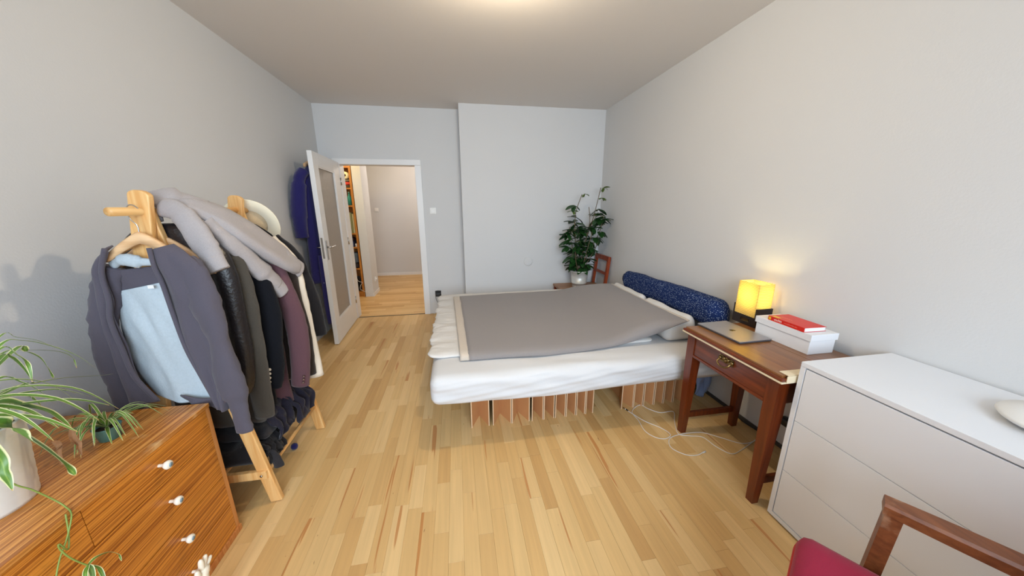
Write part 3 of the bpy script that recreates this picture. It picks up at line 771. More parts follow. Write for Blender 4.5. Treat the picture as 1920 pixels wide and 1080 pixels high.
for k in range(14):
    b.box(1.6934, 1.694, y-.0035, y-.001, zb_+.009, zb_+.009+rnd.choice((.003, .005)), BT); y -= .0052
for k in range(5): b.box(1.735+k*.001, 1.745, 1.40-k*.012, 1.408-k*.012, zb_+.0230, zb_+.0233, BT)
b.build('small_lettering', 'book_dim', cv)

# ------------------------------------------------------------------ cables
c1 = [(1.162, 1.934), (1.178, 1.899), (1.19, 1.867), (1.233, 1.771), (1.302, 1.684), (1.32, 1.617), (1.264, 1.588), (1.208, 1.612), (1.177, 1.68), (1.193, 1.786), (1.202, 1.888), (1.302, 1.953), (1.339, 1.895), (1.397, 1.841), (1.496, 1.836), (1.439, 1.742), (1.398, 1.67), (1.378, 1.61), (1.437, 1.584), (1.51, 1.559), (1.529, 1.473), (1.572, 1.402), (1.658, 1.417), (1.855, 1.492)]
c2 = [(1.848, 1.481), (1.757, 1.462), (1.694, 1.473), (1.616, 1.54), (1.541, 1.597), (1.45, 1.606), (1.367, 1.605), (1.294, 1.585), (1.254, 1.533), (1.257, 1.488), (1.305, 1.437), (1.366, 1.426), (1.413, 1.437)]
ca = thing('charging_cable', 'white charging cable looped on the floor, dark plug end under the bed', 'cable', (1.35, 1.7, 0))
MB().tube(spline([(x, y, .0028) for x, y in c1[1:]], 8), .0024, 8).build('cord', 'cable_white', ca)
MB().tube([(1.178, 1.899, .005), (1.170, 1.916, .005)], .0045, 8).build('plug', 'black_plastic', ca)
MB().tube([(1.170, 1.916, .005), (1.160, 1.938, .005)], .0042, 8).build('plug_tip', 'metal', ca)
ca = thing('charging_cable', 'white cable curving across the floor in front of the table with a white plug', 'cable', (1.5, 1.5, 0))
MB().tube(spline([(x, y, .0030+.006*math.exp(-((x-1.42)/.04)**2)) for x, y in c2], 8), .0024, 8).build('cord', 'cable_white', ca)
MB().tube([(1.408, 1.436, .0048), (1.432, 1.442, .0048)], [.004, .0048], 8).build('plug', 'white_plastic', ca)
pc = thing('power_cord', 'black power cord drooping along the wall under the table', 'cable', (1.9, 1.6, 0))
MB().tube(spline([(1.905, 1.75, .09), (1.9, 1.735, .05), (1.895, 1.69, .012), (1.89, 1.61, .012), (1.893, 1.516, .03), (1.895, 1.46, .1), (1.898, 1.42, .167), (1.9, 1.39, .185)], 6), .0035, 8).build('cord', 'black_plastic', pc)
MB().pad(1.868, 1.918, 1.345, 1.415, .17, .225, .02, (4, 6, 4)).build('plug', 'black_plastic', pc)

# ------------------------------------------------------------------ white chest of drawers
cx0, cx1, cy0, cy1, cz = 1.43, 1.912, -.32, 1.036, .806
ch = thing('chest_of_drawers', 'low wide white chest with three handleless drawers', 'chest', (1.67, .36, 0))
b = MB(); b.box(cx0, cx1, cy1-.02, cy1, .012, cz-.0205); b.box(cx0, cx1, cy0, cy0+.02, .012, cz-.0205); b.box(cx0, cx1, cy0+.02, cy1-.02, .012, .032); b.box(cx1-.01, cx1, cy0+.02, cy1-.02, .032, cz-.0205)
b.build('carcass', 'chest_white', ch)
MB().cbox(cx0-.0005, cx1, cy0, cy1, cz-.02, cz, .0015).build('top_panel', 'chest_white', ch)
b = MB(); b.box(cx0+.022, cx0+.03, cy0+.02, cy1-.02, .032, cz-.021); b.build('drawer_gap', 'dark_gap', ch)
zs = [.036, .275, .533, cz-.0245]
for a, c in zip(zs, zs[1:]):
    MB().cbox(cx0+.001, cx0+.02, cy0+.0235, cy1-.0235, a+.0012, c-.0012, .0012).build('drawer_front', 'chest_white', ch)
for (x, y) in ((cx0+.05, cy0+.05), (cx1-.05, cy0+.05), (cx0+.05, cy1-.05), (cx1-.05, cy1-.05)):
    MB().tube([(x, y, 0), (x, y, .012)], .02, 12).build('foot', 'dark_gap', ch)
dsk = thing('round_wireless_lamp', 'flat round white device lying on the white chest', 'device', (1.735, .50, cz))
MB().lathe([(.10, 0), (.118, .006), (.118, .010)], (1.735, .50, cz+.0005), 48).build('base_ring', 'white_plastic', dsk)
MB().lathe([(.10, .011), (.148, .015), (.153, .022), (.148, .028), (.09, .036), (.002, .038)], (1.735, .50, cz+.0005), 64).build('cap', 'white_plastic', dsk)
dsk.name = 'round_white_device'

# ------------------------------------------------------------------ armchair with crimson seat (front right corner of the picture)
ac = thing('armchair', 'wooden armchair with worn armrest and crimson seat beside the white chest', 'armchair', (.95, .4, 0))
A0 = Vector((1.02, .637, 0)); AD = Vector((-.55, .835, 0)).normalized(); AR = Vector((AD.y, -AD.x, 0))
def AT(p):   # local: x to the sitter's right from the right seat edge, y forward from the front edge
    return A0+AR*p.x+AD*p.y+Vector((0, 0, p.z))
def seatd(p, e):
    q = p.copy(); q.z += .012*max(0, e.z); return AT(q)
cu = MB().pad(-.50, 0, -.50, 0, .40, .462, .03, (16, 16, 6), seatd).build('seat_cushion', 'red_fabric', ac)
MB().pad(-.503, .003, -.495, .004, .385, .437, .02, (16, 16, 4), lambda p, e: AT(p)).build('seat_border', 'red_side', ac)
MB().cbox(-.49, -.01, -.49, -.01, .34, .385, .006, AT).build('seat_frame', 'arm_wood', ac)
for x in (.045, -.545):
    pth = [(x-.014, -.15, .0), (x-.006, -.157, .40), (x, -.165, .634)]
    b = MB()
    P_ = [AT(Vector(p)) for p in pth]
    for i in range(len(P_)-1): b.bar(P_[i], P_[i+1], .046, .034, ref=AD)
    b.build('leg', 'arm_wood', ac)
    MB().bar(AT(Vector((x, -.55, .0))), AT(Vector((x, -.50, .45))), .04, .034, ref=AD).bar(AT(Vector((x, -.50, .45))), AT(Vector((x, -.60, .92))), .04, .034, ref=AD).build('leg', 'arm_wood', ac)
    b = MB(); n = 16
    R_ = []
    for i in range(n+1):
        u = i/n; y = lerp(-.143, -.58, u); wd = .026+.006*math.sin(u*PI)-.004*u; z = .648-.018*u
        th = .030+.004*math.sin(u*PI)
        R_.append([AT(Vector((x+wd*c, y, z+th/2*d))) for c, d in ((-1, -1), (1, -1), (1, .55), (.8, 1), (-.8, 1), (-1, .55))])
    b.loft(R_); ar = b.build('armrest', 'arm_wood', ac, smooth=False); fix_normals(ar)
MB().pad(-.48, -.02, -.63, -.555, .52, .92, .03, (12, 4, 10), lambda p, e: AT(p)).build('back_cushion', 'red_fabric', ac)
for z in (.2,):
    MB().bar(AT(Vector((-.545, -.3, z))), AT(Vector((.045, -.3, z))), .024, .03).build('stretcher', 'arm_wood', ac)
    for x in (.045, -.545): MB().bar(AT(Vector((x, -.15, z))), AT(Vector((x, -.53, z))), .024, .03).build('stretcher', 'arm_wood', ac)

# ------------------------------------------------------------------ wooden dresser (front left)
dx_, dw, dy_a, dy_b, dh = -1.055, XL+.006, -.05, 1.386, .664
ds = thing('dresser', 'orange brown wooden dresser with white porcelain knobs', 'dresser', (-1.32, .67, 0))
MB().cbox(dw, dx_+.004, dy_a, dy_b, dh-.016, dh, .002).build('top_panel', 'dresser_top', ds)
for y0, y1 in ((dy_b-.02, dy_b), (dy_a, dy_a+.02)): MB().box(dw, dx_, y0, y1, 0, dh-.0165).build('side_panel', 'dresser_edge', ds)
MB().box(dw, dw+.01, dy_a+.02, dy_b-.02, .03, dh-.017).build('back_panel', 'dresser_edge', ds)
MB().box(dw+.01, dx_-.02, dy_a+.02, dy_b-.02, .03, .05).build('bottom_panel', 'dresser_edge', ds)
MB().cbox(dx_-.02, dx_+.006, dy_a, dy_b+.004, 0, .030, .003).build('plinth', 'dresser_edge', ds)
MB().box(dx_-.035, dx_-.025, dy_a+.02, dy_b-.02, .05, dh-.017).build('gap_shade_sheet', 'dark_gap', ds)  # dark sheet behind the drawer fronts, stands in for shade in the gaps
rows = [(.033, .165), (.1675, .315), (.3175, .515)]
ym = .902
def knob(y, z, par):
    k = MB(); pr_ = [(.0055, 0), (.006, .014), (.011, .018), (.0145, .024), (.0155, .029), (.013, .034), (.0075, .036)]
    vs = []; n = 18
    for r, h in pr_:
        for i in range(n):
            a = 2*PI*i/n; vs.append(Vector((dx_+h, y+r*math.cos(a), z+r*math.sin(a))))
    k.add(vs, [(i*n+j, i*n+(j+1) % n, (i+1)*n+(j+1) % n, (i+1)*n+j) for i in range(len(pr_)-1) for j in range(n)]+[tuple(range((len(pr_)-1)*n, len(pr_)*n))], True)
    kn = k.build('knob', 'porcelain', par)
    d = MB(); d.tube([(dx_+.0355, y, z), (dx_+.0365, y, z)], .0075, 16); d.build('knob_dot', 'porcelain_blue', kn)
for (z0, z1), kz in zip(rows, (.10, .258, .433)):
    df = MB().box(dx_-.022, dx_, dy_a+.0215, dy_b-.0215, z0, z1-.0015).build('drawer_front', 'dresser', ds)
    for y in (1.129, .2): knob(y, kz, df)
for y0, y1, ky in ((dy_a+.0215, ym-.001, (.2, .55)), (ym+.001, dy_b-.0215, (1.13,))):
    df = MB().box(dx_-.022, dx_, y0, y1, .517, dh-.018).build('drawer_front', 'dresser', ds)
    for y in ky: knob(y, .585, df)

# white hand figure standing on the floor in front of the dresser
hn = thing('hand_figure', 'white ceramic hand with spread fingers standing in front of the dresser', 'figurine', (-.95, 1.05, 0))
b = MB()
b.tube(spline([(-.95, 1.035, 0), (-.95, 1.035, .03), (-.95, 1.038, .10), (-.95, 1.042, .15), (-.95, 1.048, .185), (-.95, 1.053, .205)], 4), [.03]*4+[.026]*4+[.017]*4+[.016]*4+[.019]*4+[.010], 14, ref=(0, 1, 0))
for pts, r in (([(-.95, 1.041, .185), (-.948, 1.047, .215), (-.945, 1.046, .246)], .0085), ([(-.95, 1.052, .19), (-.949, 1.062, .218), (-.946, 1.072, .238)], .0075), ([(-.95, 1.058, .18), (-.949, 1.075, .198), (-.946, 1.090, .212)], .0065), ([(-.95, 1.036, .168), (-.947, 1.026, .196), (-.944, 1.021, .225)], .0085)):
    P_ = spline(pts, 4); m_ = len(P_); b.tube(P_, [r*1.05]*(m_-3)+[r*.98, r*.8, r*.35], 12)
b.build('hand', 'hand_white', hn)
MB().lathe([(.036, 0), (.036, .012), (.03, .016)], (-.95, 1.035, .0005), 20).build('foot', 'hand_white', hn)

# ------------------------------------------------------------------ spider plants
def leaf(pts, wid, parent, m='spider', name='leaf', n=6, fold=.25):
    P = spline(pts, n); N = len(P); b = MB(); uv = []; vs = []
    for i, p in enumerate(P):
        t = (P[min(i+1, N-1)]-P[max(i-1, 0)]).normalized(); s = t.cross(Vector((0, 0, 1)))
        if s.length < 1e-3: s = Vector((0, 1, 0))
        s.normalize(); up = s.cross(t)
        v = i/(N-1); w_ = wid/2*min(1, .45+v*3)*(1-v**2.2)+.0006
        for c in (-1, -.5, 0, .5, 1):
            vs.append(p+s*c*w_+up*abs(c)*w_*fold); uv.append((c/2+.5, v))
    b.add(vs, [(i*5+j, i*5+j+1, (i+1)*5+j+1, (i+1)*5+j) for i in range(N-1) for j in range(4)], True)
    b.uv = uv
    return b.build(name, m, parent)
sp = thing('spider_plant', 'large green and white striped spider plant in a white pot on the dresser', 'plant', (-1.295, .925, dh))
pc_ = (-1.295, .925, dh+.0005)
rib = []
for i in range(25):
    z = .232*i/24; r = .095+.022*i/24+.0007*math.sin(i*2.4); rib.append((r, z))
prof = [(.06, 0)]+rib+[(.119, .236), (.112, .236), (.106, .205)]
MB().lathe(prof, pc_, 40).build('pot', 'pot_white', sp)
MB().lathe([(.105, .2), (.105, .206), (.002, .21)], pc_, 24).build('soil', 'soil', sp)
LV = [
 ([(-1.26, .94, .93), (-1.2, 0.963, 0.959), (-1.173, 0.982, 0.932), (-1.147, 1.002, 0.895), (-1.12, 1.008, 0.837)], 0.040),
 ([(-1.24, .91, .93), (-1.15, 0.908, 0.929), (-1.135, 0.927, 0.872), (-1.12, 0.944, 0.81), (-1.105, 0.957, 0.741), (-1.09, 0.951, 0.721)], 0.048),
 ([(-1.28, .96, .95), (-1.25, 1.021, 1.001), (-1.24, 1.045, 0.977), (-1.23, 1.067, 0.934), (-1.22, 1.081, 0.879)], 0.022),
 ([(-1.3, .97, .93), (-1.3, 1.102, 0.939), (-1.3, 1.126, 0.931), (-1.3, 1.197, 0.909), (-1.3, 1.304, 0.86), (-1.3, 1.34, 0.847)], 0.018),
 ([(-1.3, .97, .96), (-1.3, 1.087, 1.072), (-1.288, 1.126, 1.071), (-1.275, 1.172, 1.032), (-1.263, 1.215, 0.978), (-1.25, 1.241, 0.918)], 0.014),
 ([(-1.28, .96, .96), (-1.25, 1.043, 1.077), (-1.24, 1.061, 1.051), (-1.23, 1.067, 1.016), (-1.22, 1.053, 0.97)], 0.018),
 ([(-1.32, .99, .95), (-1.35, 1.159, 1.034), (-1.345, 1.176, 1.016), (-1.34, 1.196, 0.982), (-1.335, 1.202, 0.924), (-1.33, 1.199, 0.911)], 0.016),
 ([(-1.33, .98, .97), (-1.4, 1.179, 1.071), (-1.4, 1.212, 1.055), (-1.4, 1.255, 1.027), (-1.4, 1.281, 1.0)], 0.007),
 ([(-1.32, .98, .95), (-1.38, 1.147, 1.022), (-1.375, 1.2, 1.013), (-1.37, 1.271, 0.976), (-1.365, 1.299, 0.94), (-1.36, 1.296, 0.9)], 0.010),
 ([(-1.3, .97, .95), (-1.32, 1.094, 1.032), (-1.32, 1.116, 1.025), (-1.32, 1.132, 0.982), (-1.32, 1.14, 0.934)], 0.018),
 ([(-1.29, .98, .93), (-1.3, 1.06, 0.928), (-1.293, 1.093, 0.906), (-1.287, 1.1, 0.888), (-1.28, 1.103, 0.867)], 0.022),
 ([(-1.3, .98, .93), (-1.33, 1.11, 0.932), (-1.32, 1.141, 0.915), (-1.31, 1.182, 0.885), (-1.3, 1.212, 0.842)], 0.012),
 ([(-1.27, .95, .92), (-1.25, 0.993, 0.904), (-1.25, 0.998, 0.892), (-1.25, 1.008, 0.902), (-1.25, 1.024, 0.933)], 0.018),
 ([(-1.25, .9, .92), (-1.15, .868, .91), (-1.12, 0.861, 0.862), (-1.113, 0.853, 0.822), (-1.107, 0.849, 0.801), (-1.1, 0.843, 0.782)], 0.026),
]
for P_, w_ in LV: leaf(P_, w_, sp)
rnd = random.Random(12)
for k in range(16):
    a = rnd.uniform(0, 2*PI); L = rnd.uniform(.16, .30); h = rnd.uniform(.03, .14)
    if math.cos(a) < -.5: L *= .6
    c = Vector((-1.295, .935, .9)); d = Vector((math.cos(a), math.sin(a), 0))
    leaf([c+d*.02, c+d*L*.35+Vector((0, 0, h)), c+d*L*.75+Vector((0, 0, h*.7)), c+d*L+Vector((0, 0, -h*.4))], rnd.uniform(.012, .022), sp)
leaf([(-1.12, 1.008, .837), (-1.117, 1.003, .8), (-1.113, 1.001, .778), (-1.11, .998, .752)], .014, sp, 'leaf_dry', 'dry_tip', fold=1.2)
leaf([(-1.16, .99, .81), (-1.16, .995, .785), (-1.155, .99, .755), (-1.15, .985, .735)], .016, sp, 'leaf_dry', 'dry_tip', fold=1.2)
for st in ([(-1.2, .87, .90), (-1.15, .862, .86), (-1.12, .862, .79), (-1.107, .878, .75), (-1.094, .896, .697), (-1.075, .895, .672), (-1.046, .876, .66), (-1.04, .847, .617), (-1.036, .816, .583), (-1.03, .79, .546)],
           [(-1.047, .867, .672), (-1.042, .854, .623), (-1.035, .836, .59), (-1.028, .82, .627), (-1.03, .819, .612), (-1.027, .826, .575), (-1.023, .837, .541), (-1.02, .846, .518)]):
    MB().tube(spline(st, 5), .0018, 6).build('runner', 'stem', sp)
for P_, w_ in (([(-1.02, .846, .518), (-1.015, .862, .523), (-1.01, .887, .507), (-1.005, .899, .481), (-1, .896, .46)], .010), ([(-1.02, .846, .518), (-1.01, .84, .505), (-1, .828, .483), (-.995, .82, .455)], .012),
               ([(-1.02, .846, .518), (-1.01, .854, .493), (-1, .848, .463), (-.995, .84, .44)], .010), ([(-1.02, .846, .518), (-1.01, .827, .514), (-1, .814, .494), (-.995, .80, .46)], .010)):
    leaf(P_, w_, sp, name='plantlet_leaf')
s2 = thing('spider_plant', 'small spider plant offshoot in a teal pot behind the white pot on the dresser', 'plant', (-1.24, 1.205, dh))
MB().lathe([(.026, 0), (.034, .045), (.036, .048), (.032, .048), (.031, .04)], (-1.24, 1.205, dh+.0005), 24).build('pot', 'pot_teal', s2)
MB().lathe([(.031, .036), (.031, .040), (.002, .043)], (-1.24, 1.205, dh+.0005), 16).build('soil', 'soil', s2)
rnd = random.Random(21)
for k in range(34):
    a = rnd.uniform(0, 2*PI); L = rnd.uniform(.07, .155); h = rnd.uniform(.005, .065)
    c = Vector((-1.24, 1.205, dh+.045)); d = Vector((math.cos(a), math.sin(a), 0))
    e_ = c+d*L+Vector((0, 0, h*rnd.uniform(-.5, 1.0)-.012)); e_.z = max(e_.z, dh+.008); e_.x = max(e_.x, XL+.02)
    leaf([c, c+d*L*.35+Vector((0, 0, h)), c+d*L*.7+Vector((0, 0, h*1.0)), e_], rnd.uniform(.007, .012), s2, n=4)

# ------------------------------------------------------------------ clothes rack
RX = -1.19
rk = thing('clothes_rack', 'pale wooden A frame clothes rack by the left wall', 'clothes rack', (-1.2, 1.78, 0))
def aframe(y):
    # long upright leaning to the wall at its foot, with a rounded head
    u = Vector((-.24, 0, -1.52)).normalized(); s = Vector((-u.z, 0, u.x))
    a = Vector((-1.18, y, 1.52)); bt = Vector((-1.42, y, 0)); L = (bt-a).length
    ring = []
    prof = []
    for k in range(9):
        an = PI*k/8; prof.append((-.035*math.cos(an), .02-.02*math.sin(an)))
    pts2 = prof+[(.035, L), (-.035, L)]
    vs = []
    for dy in (-.0125, .0125):
        for c, d in pts2:
            p = a+s*c+u*d; p.y = y+dy
            p.z = max(p.z, 0.0); vs.append(p)
    n = len(pts2)
    b = MB(); b.add(vs, [tuple(range(n-1, -1, -1)), tuple(range(n, 2*n))]+[(i, (i+1) % n, (i+1) % n+n, i+n) for i in range(n)])
    fix_normals(b.build('upright', 'pine', rk, bevel=.004))
    b = MB(); ft = Vector((-.966, y+.028, 0)); tp_ = Vector((-1.205, y+.028, 1.46))
    b.bar(tp_, ft+Vector((0, 0, 0.0)), .025, .055, ref=(1, 0, 0))
    o = b.build('leg', 'pine', rk, bevel=.004)
    for v in o.data.vertices:
        if v.co.z < 0: v.co.z = 0
    MB().bar((-.975, y-.014+.028, .175), (-1.41, y-.014+.028, .175), .02, .042).build('cross_rung', 'pine', rk)
    MB().tube([(-.998, y-.001, .175), (-.998, y-.012+.010, .1751)], .006, 8).build('screw', 'metal', rk)
aframe(1.50); aframe(2.06)
MB().tube([(RX, 1.372, 1.441), (RX, 2.20, 1.441)], .0155, 16).build('hanging_rod', 'pine_y', rk)
MB().tube([(-.985, 1.515, .175), (-.985, 2.09, .175)], .011, 12).build('shelf_rod', 'pine_y', rk)
MB().tube([(-1.385, 1.515, .175), (-1.385, 2.09, .175)], .011, 12).build('shelf_rod', 'pine_y', rk)
MB().tube([(-1.19, 1.515, .175), (-1.19, 2.09, .175)], .011, 12).build('shelf_rod', 'pine_y', rk)

def hanger(y, label, zc=1.345, hw=.21, xc=RX, bar=True, slope=.085):
    h = thing('coat_hanger', label, 'hanger', (xc, y, 1.25))
    R_ = []
    for i in range(21):
        u = -1+i/10; z = zc-slope*abs(u)**1.3; hh = .022-.008*abs(u); x = xc+hw*u
        dy = .012*(abs(u)**2)
        R_.append([Vector((x, y+c*.011-dy, z+d*hh)) for c, d in ((-1, -1), (1, -1), (1, .6), (.6, 1), (-.6, 1), (-1, .6))])
    fix_normals(MB().loft(R_).build('shoulder_bar', 'hanger_wood', h))
    if bar: MB().tube([(xc-hw*.92, y, zc-slope-.02), (xc+hw*.92, y, zc-slope-.012)], .0055, 10).build('trouser_bar', 'hanger_wood', h)
    MB().tube(spline([(xc, y, zc+.015), (xc, y, zc+.045), (xc-.016, y, 1.415), (xc-.021, y, 1.443), (xc-.012, y, 1.462), (xc+.004, y, 1.464), (xc+.018, y, 1.452)], 6), .002, 8).build('hook', 'metal', h)
    return h

# cardigan hanging at the near end of the rod
hanger(1.452, 'wooden hanger with metal hook holding the open grey cardigan', 1.345, .112, -1.182, slope=.075)
cg = thing('cardigan', 'open dark grey cardigan with pale grey lining at the front of the rack', 'cardigan', (-1.18, 1.43, .6))
def panel(name, L, R, m, parent, y0, nu=26, nv=50, bulge=.02, fold=.010, ff=3.0, seed=0, th=.006):
    A = spline(L, 8); B = spline(R, 8)
    def at(P, t):
        k = t*(len(P)-1); i = min(int(k), len(P)-2); return P[i].lerp(P[i+1], k-i)
    G = []
    for j in range(nv+1):
        v = j/nv; a = at(A, v); c = at(B, v); row = []
        for i in range(nu+1):
            u = i/nu; p = a.lerp(c, u)
            p.y = lerp(a.y, c.y, u)-bulge*math.sin(PI*u)+fold*v*math.sin(u*ff*2*PI+seed+v*1.5)+.014*noise.noise(Vector((p.x*9, seed, p.z*4)))+.010*noise.noise(Vector((p.x*24+p.z*7, seed+3, p.z*6)))
            row.append(p)
        G.append(row)
    return MB().grid(G).build(name, m, parent, solid=th)
def yy(P, y): return [(p[0], y if not isinstance(y, (list, tuple)) else y[i], p[-1]) for i, p in enumerate(P)]
panel('lining', [(-1.305, 1.455, 1.14), (-1.33, 1.457, 1.026), (-1.34, 1.455, .911), (-1.33, 1.45, .791), (-1.27, 1.438, .69)], [(-1.14, 1.455, 1.172), (-1.136, 1.455, 1.08), (-1.122, 1.452, .98), (-1.095, 1.45, .85), (-1.07, 1.445, .74), (-1.045, 1.44, .62)], 'lining', cg, 1.455, bulge=.006, fold=.010, ff=1.2)
panel('hem_band', [(-1.16, 1.408, .70), (-1.15, 1.404, .675)], [(-1.05, 1.43, .655), (-1.04, 1.43, .60)], 'cardigan', cg, 1.42, 10, 4, bulge=.01, fold=.012, ff=1.5)
panel('neckband', [(-1.30, 1.452, 1.222), (-1.305, 1.455, 1.138)], [(-1.12, 1.452, 1.238), (-1.135, 1.455, 1.168)], 'cardigan', cg, 1.45, 14, 6, bulge=.0, fold=0)
panel('front', [(-1.262, 1.44, 1.318), (-1.345, 1.435, 1.235), (-1.352, 1.425, 1.066), (-1.362, 1.42, .928), (-1.36, 1.42, .80), (-1.35, 1.42, .675)], [(-1.262, 1.42, 1.30), (-1.297, 1.425, 1.222), (-1.297, 1.42, 1.119), (-1.312, 1.42, 1.035), (-1.30, 1.415, .922), (-1.287, 1.413, .805), (-1.235, 1.41, .683)], 'cardigan', cg, 1.42, 24, bulge=.018, fold=.010, ff=1.2, seed=1)
panel('front', [(-1.124, 1.415, 1.302), (-1.124, 1.415, 1.237), (-1.114, 1.415, 1.174), (-1.104, 1.413, 1.044), (-1.09, 1.412, .906), (-1.062, 1.41, .783), (-1.028, 1.41, .635)], [(-1.075, 1.445, 1.318), (-1.03, 1.44, 1.28), (-.985, 1.435, 1.22), (-.972, 1.43, 1.10), (-.972, 1.425, .919), (-.978, 1.42, .774), (-.985, 1.415, .622)], 'cardigan', cg, 1.42, 28, bulge=.025, fold=.012, ff=1.6, seed=2)
MB().tube(spline([(-1.30, 1.452, 1.235), (-1.33, 1.447, 1.16), (-1.375, 1.44, 1.03), (-1.39, 1.44, .88), (-1.385, 1.44, .72), (-1.36, 1.44, .6)], 8), [.042]*8+[.046]*12+[.042]*21, 18, .6, ref=(1, 0, 0), wr=.2, wf=16).build('sleeve', 'cardigan', cg)
MB().tube(spline([(-1.05, 1.445, 1.255), (-1.008, 1.43, 1.175), (-.98, 1.41, 1.019), (-.964, 1.405, .784), (-.955, 1.402, .62), (-.95, 1.40, .505)], 8), [.028, .032, .036, .040, .043, .046]+[.05]*10+[.047]*14+[.036]*11, 20, .62, ref=(1, 0, 0), wr=.2, wf=15).build('sleeve', 'cardigan', cg)
MB().tube(spline([(-1.122, 1.40, 1.31), (-1.122, 1.402, 1.237), (-1.112, 1.402, 1.174), (-1.102, 1.40, 1.044), (-1.088, 1.398, .906), (-1.06, 1.396, .783), (-1.028, 1.397, .64)], 6), .008, 8, ref=(1, 0, 0)).build('button_band', 'cardigan', cg)
MB().tube(spline([(-1.264, 1.405, 1.31), (-1.299, 1.408, 1.222), (-1.299, 1.403, 1.119), (-1.314, 1.402, 1.035), (-1.302, 1.398, .922), (-1.289, 1.396, .805), (-1.237, 1.396, .69)], 6), .008, 8, ref=(1, 0, 0)).build('button_band', 'cardigan', cg)
# pale scarf-like hood cloth folded over the trouser bar
MB().tube(spline([(-1.295, 1.452, 1.245), (-1.25, 1.44, 1.262), (-1.2, 1.44, 1.255), (-1.14, 1.445, 1.25)], 6), [.018]*5+[.024]*8+[.014]*6, 12, .7, wr=.15, wf=20).build('hood_lining', 'lining', cg)
MB().box(-1.19, -1.17, 1.434, 1.436, 1.15, 1.163).build('care_tag', 'paper_white', cg)

def jacket(name, label, cat, y, m, zs=1.335, hem=.45, hw=.20, dep=.034, slR=None, slL=None, seed=0, group='clothes hanging on the rack', flare=0.0, xc=RX):
    t = thing(name, label, cat, (xc, y, hem), group)
    R_ = []; n = 32; rows_ = 34
    for i in range(rows_+1):
        v = i/rows_; z = lerp(zs+.055, hem, v)
        if z > zs-.04: k = (zs+.055-z)/.095; w_ = lerp(.055, hw, max(0, min(1, k))**.7)
        else: w_ = hw*(1+flare*(zs-.04-z)/(zs-.04-hem))
        d_ = dep*(1.0 if v > .06 else .6+v*6)
        r = []
        for q in range(n):
            a = 2*PI*q/n; ca, sa = math.cos(a), math.sin(a)
            x = xc+w_*math.copysign(abs(ca)**.8, ca); yq = y+d_*math.copysign(abs(sa)**.7, sa)
            yq += v*.013*math.sin(ca*8+seed+v*2)+.006*noise.noise(Vector((ca*6, seed, z*5))); x += .010*noise.noise(Vector((z*5, seed, ca)))
            zq = z+(.012*noise.noise(Vector((ca*2, seed, 7))) if i == rows_ else 0)
            r.append(Vector((x, yq, zq)))
        R_.append(r)
    fix_normals(MB().loft(R_).build('body', m, t))
    for pts, rad in ((slR, 1), (slL, 1)):
        if not pts: continue
        P_ = spline(pts, 8); m_ = len(P_)
        rr = [lerp(.056, .047, i/(m_-1)) for i in range(m_)]
        MB().tube(P_, rr, 18, .66, ref=(1, 0, 0), wr=.09, wf=9).build('sleeve', m, t)
    return t
def sl(x1, x2, x3, y, zc): return [(x1-.05, y, 1.285), (x1, y-.005, 1.21), (x2, y-.01, .95), (x3, y-.012, .70), (x3-.025, y-.012, zc)]
LS = lambda y: [(RX-.17, y, 1.27), (RX-.225, y, 1.19), (RX-.25, y, .95), (RX-.26, y, .6)]
hanger(1.538, 'wooden hanger tip poking out of the black leather jacket', 1.33, .185, slope=.13, bar=False)
jacket('leather_jacket', 'black leather jacket just behind the grey cardigan', 'jacket', 1.565, 'leather', hem=.62, hw=.175, dep=.026, slR=sl(-1.01, -.995, -1.01, 1.565, .62), seed=1)
jacket('wool_coat', 'long dark olive grey coat between the cardigan and the black blazer', 'coat', 1.635, 'olive', hem=.40, hw=.19, dep=.028, slR=[(-1.06, 1.635, 1.29), (-1.01, 1.63, 1.21), (-.985, 1.625, 1.05), (-.985, 1.62, .883), (-.99, 1.62, .66), (-1.0, 1.62, .43)], slL=LS(1.635), seed=2)
vb = jacket('velvet_blazer', 'black blazer with four pale cuff buttons hanging on the rack', 'blazer', 1.735, 'velvet', hem=.42, hw=.19, dep=.034, slR=[(-1.05, 1.735, 1.28), (-.99, 1.725, 1.19), (-.955, 1.72, 1.055), (-.94, 1.715, .90), (-.965, 1.712, .663), (-.995, 1.712, .545)], seed=3)
for k in range(4): MB().tube([(-.968-.004*k, 1.676, .655-.023*k), (-.966-.004*k, 1.671, .655-.023*k)], [.0085, .006], 12).build('cuff_button', 'button', vb)
mb_ = jacket('wool_blazer', 'maroon wool blazer behind the black blazer on the rack', 'blazer', 1.845, 'maroon', hem=.365, hw=.21, dep=.036, slR=[(-1.04, 1.845, 1.28), (-.96, 1.835, 1.19), (-.91, 1.83, 1.03), (-.885, 1.828, .86), (-.885, 1.826, .66), (-.91, 1.826, .475)], seed=4)
for k in range(3): MB().tube([(-.872-.004*k, 1.790, .545-.018*k), (-.869-.004*k, 1.784, .545-.018*k)], [.0065, .005], 10).build('cuff_button', 'button_dark', mb_)
jacket('tweed_jacket', 'dark brown jacket squeezed between the maroon blazer and the white shirt', 'jacket', 1.918, 'brown_cloth', hem=.47, hw=.205, dep=.022, slR=[(-1.03, 1.918, 1.27), (-.95, 1.91, 1.18), (-.92, 1.906, 1.0), (-.90, 1.905, .75), (-.905, 1.905, .5)], seed=5)
jacket('white_shirt', 'white shirt showing as a thin pale edge behind the maroon blazer', 'shirt', 1.965, 'shirt_white', hem=.44, hw=.205, dep=.016, slR=[(-1.02, 1.965, 1.27), (-.94, 1.96, 1.16), (-.915, 1.958, .98), (-.90, 1.956, .75), (-.885, 1.956, .46)], seed=6)
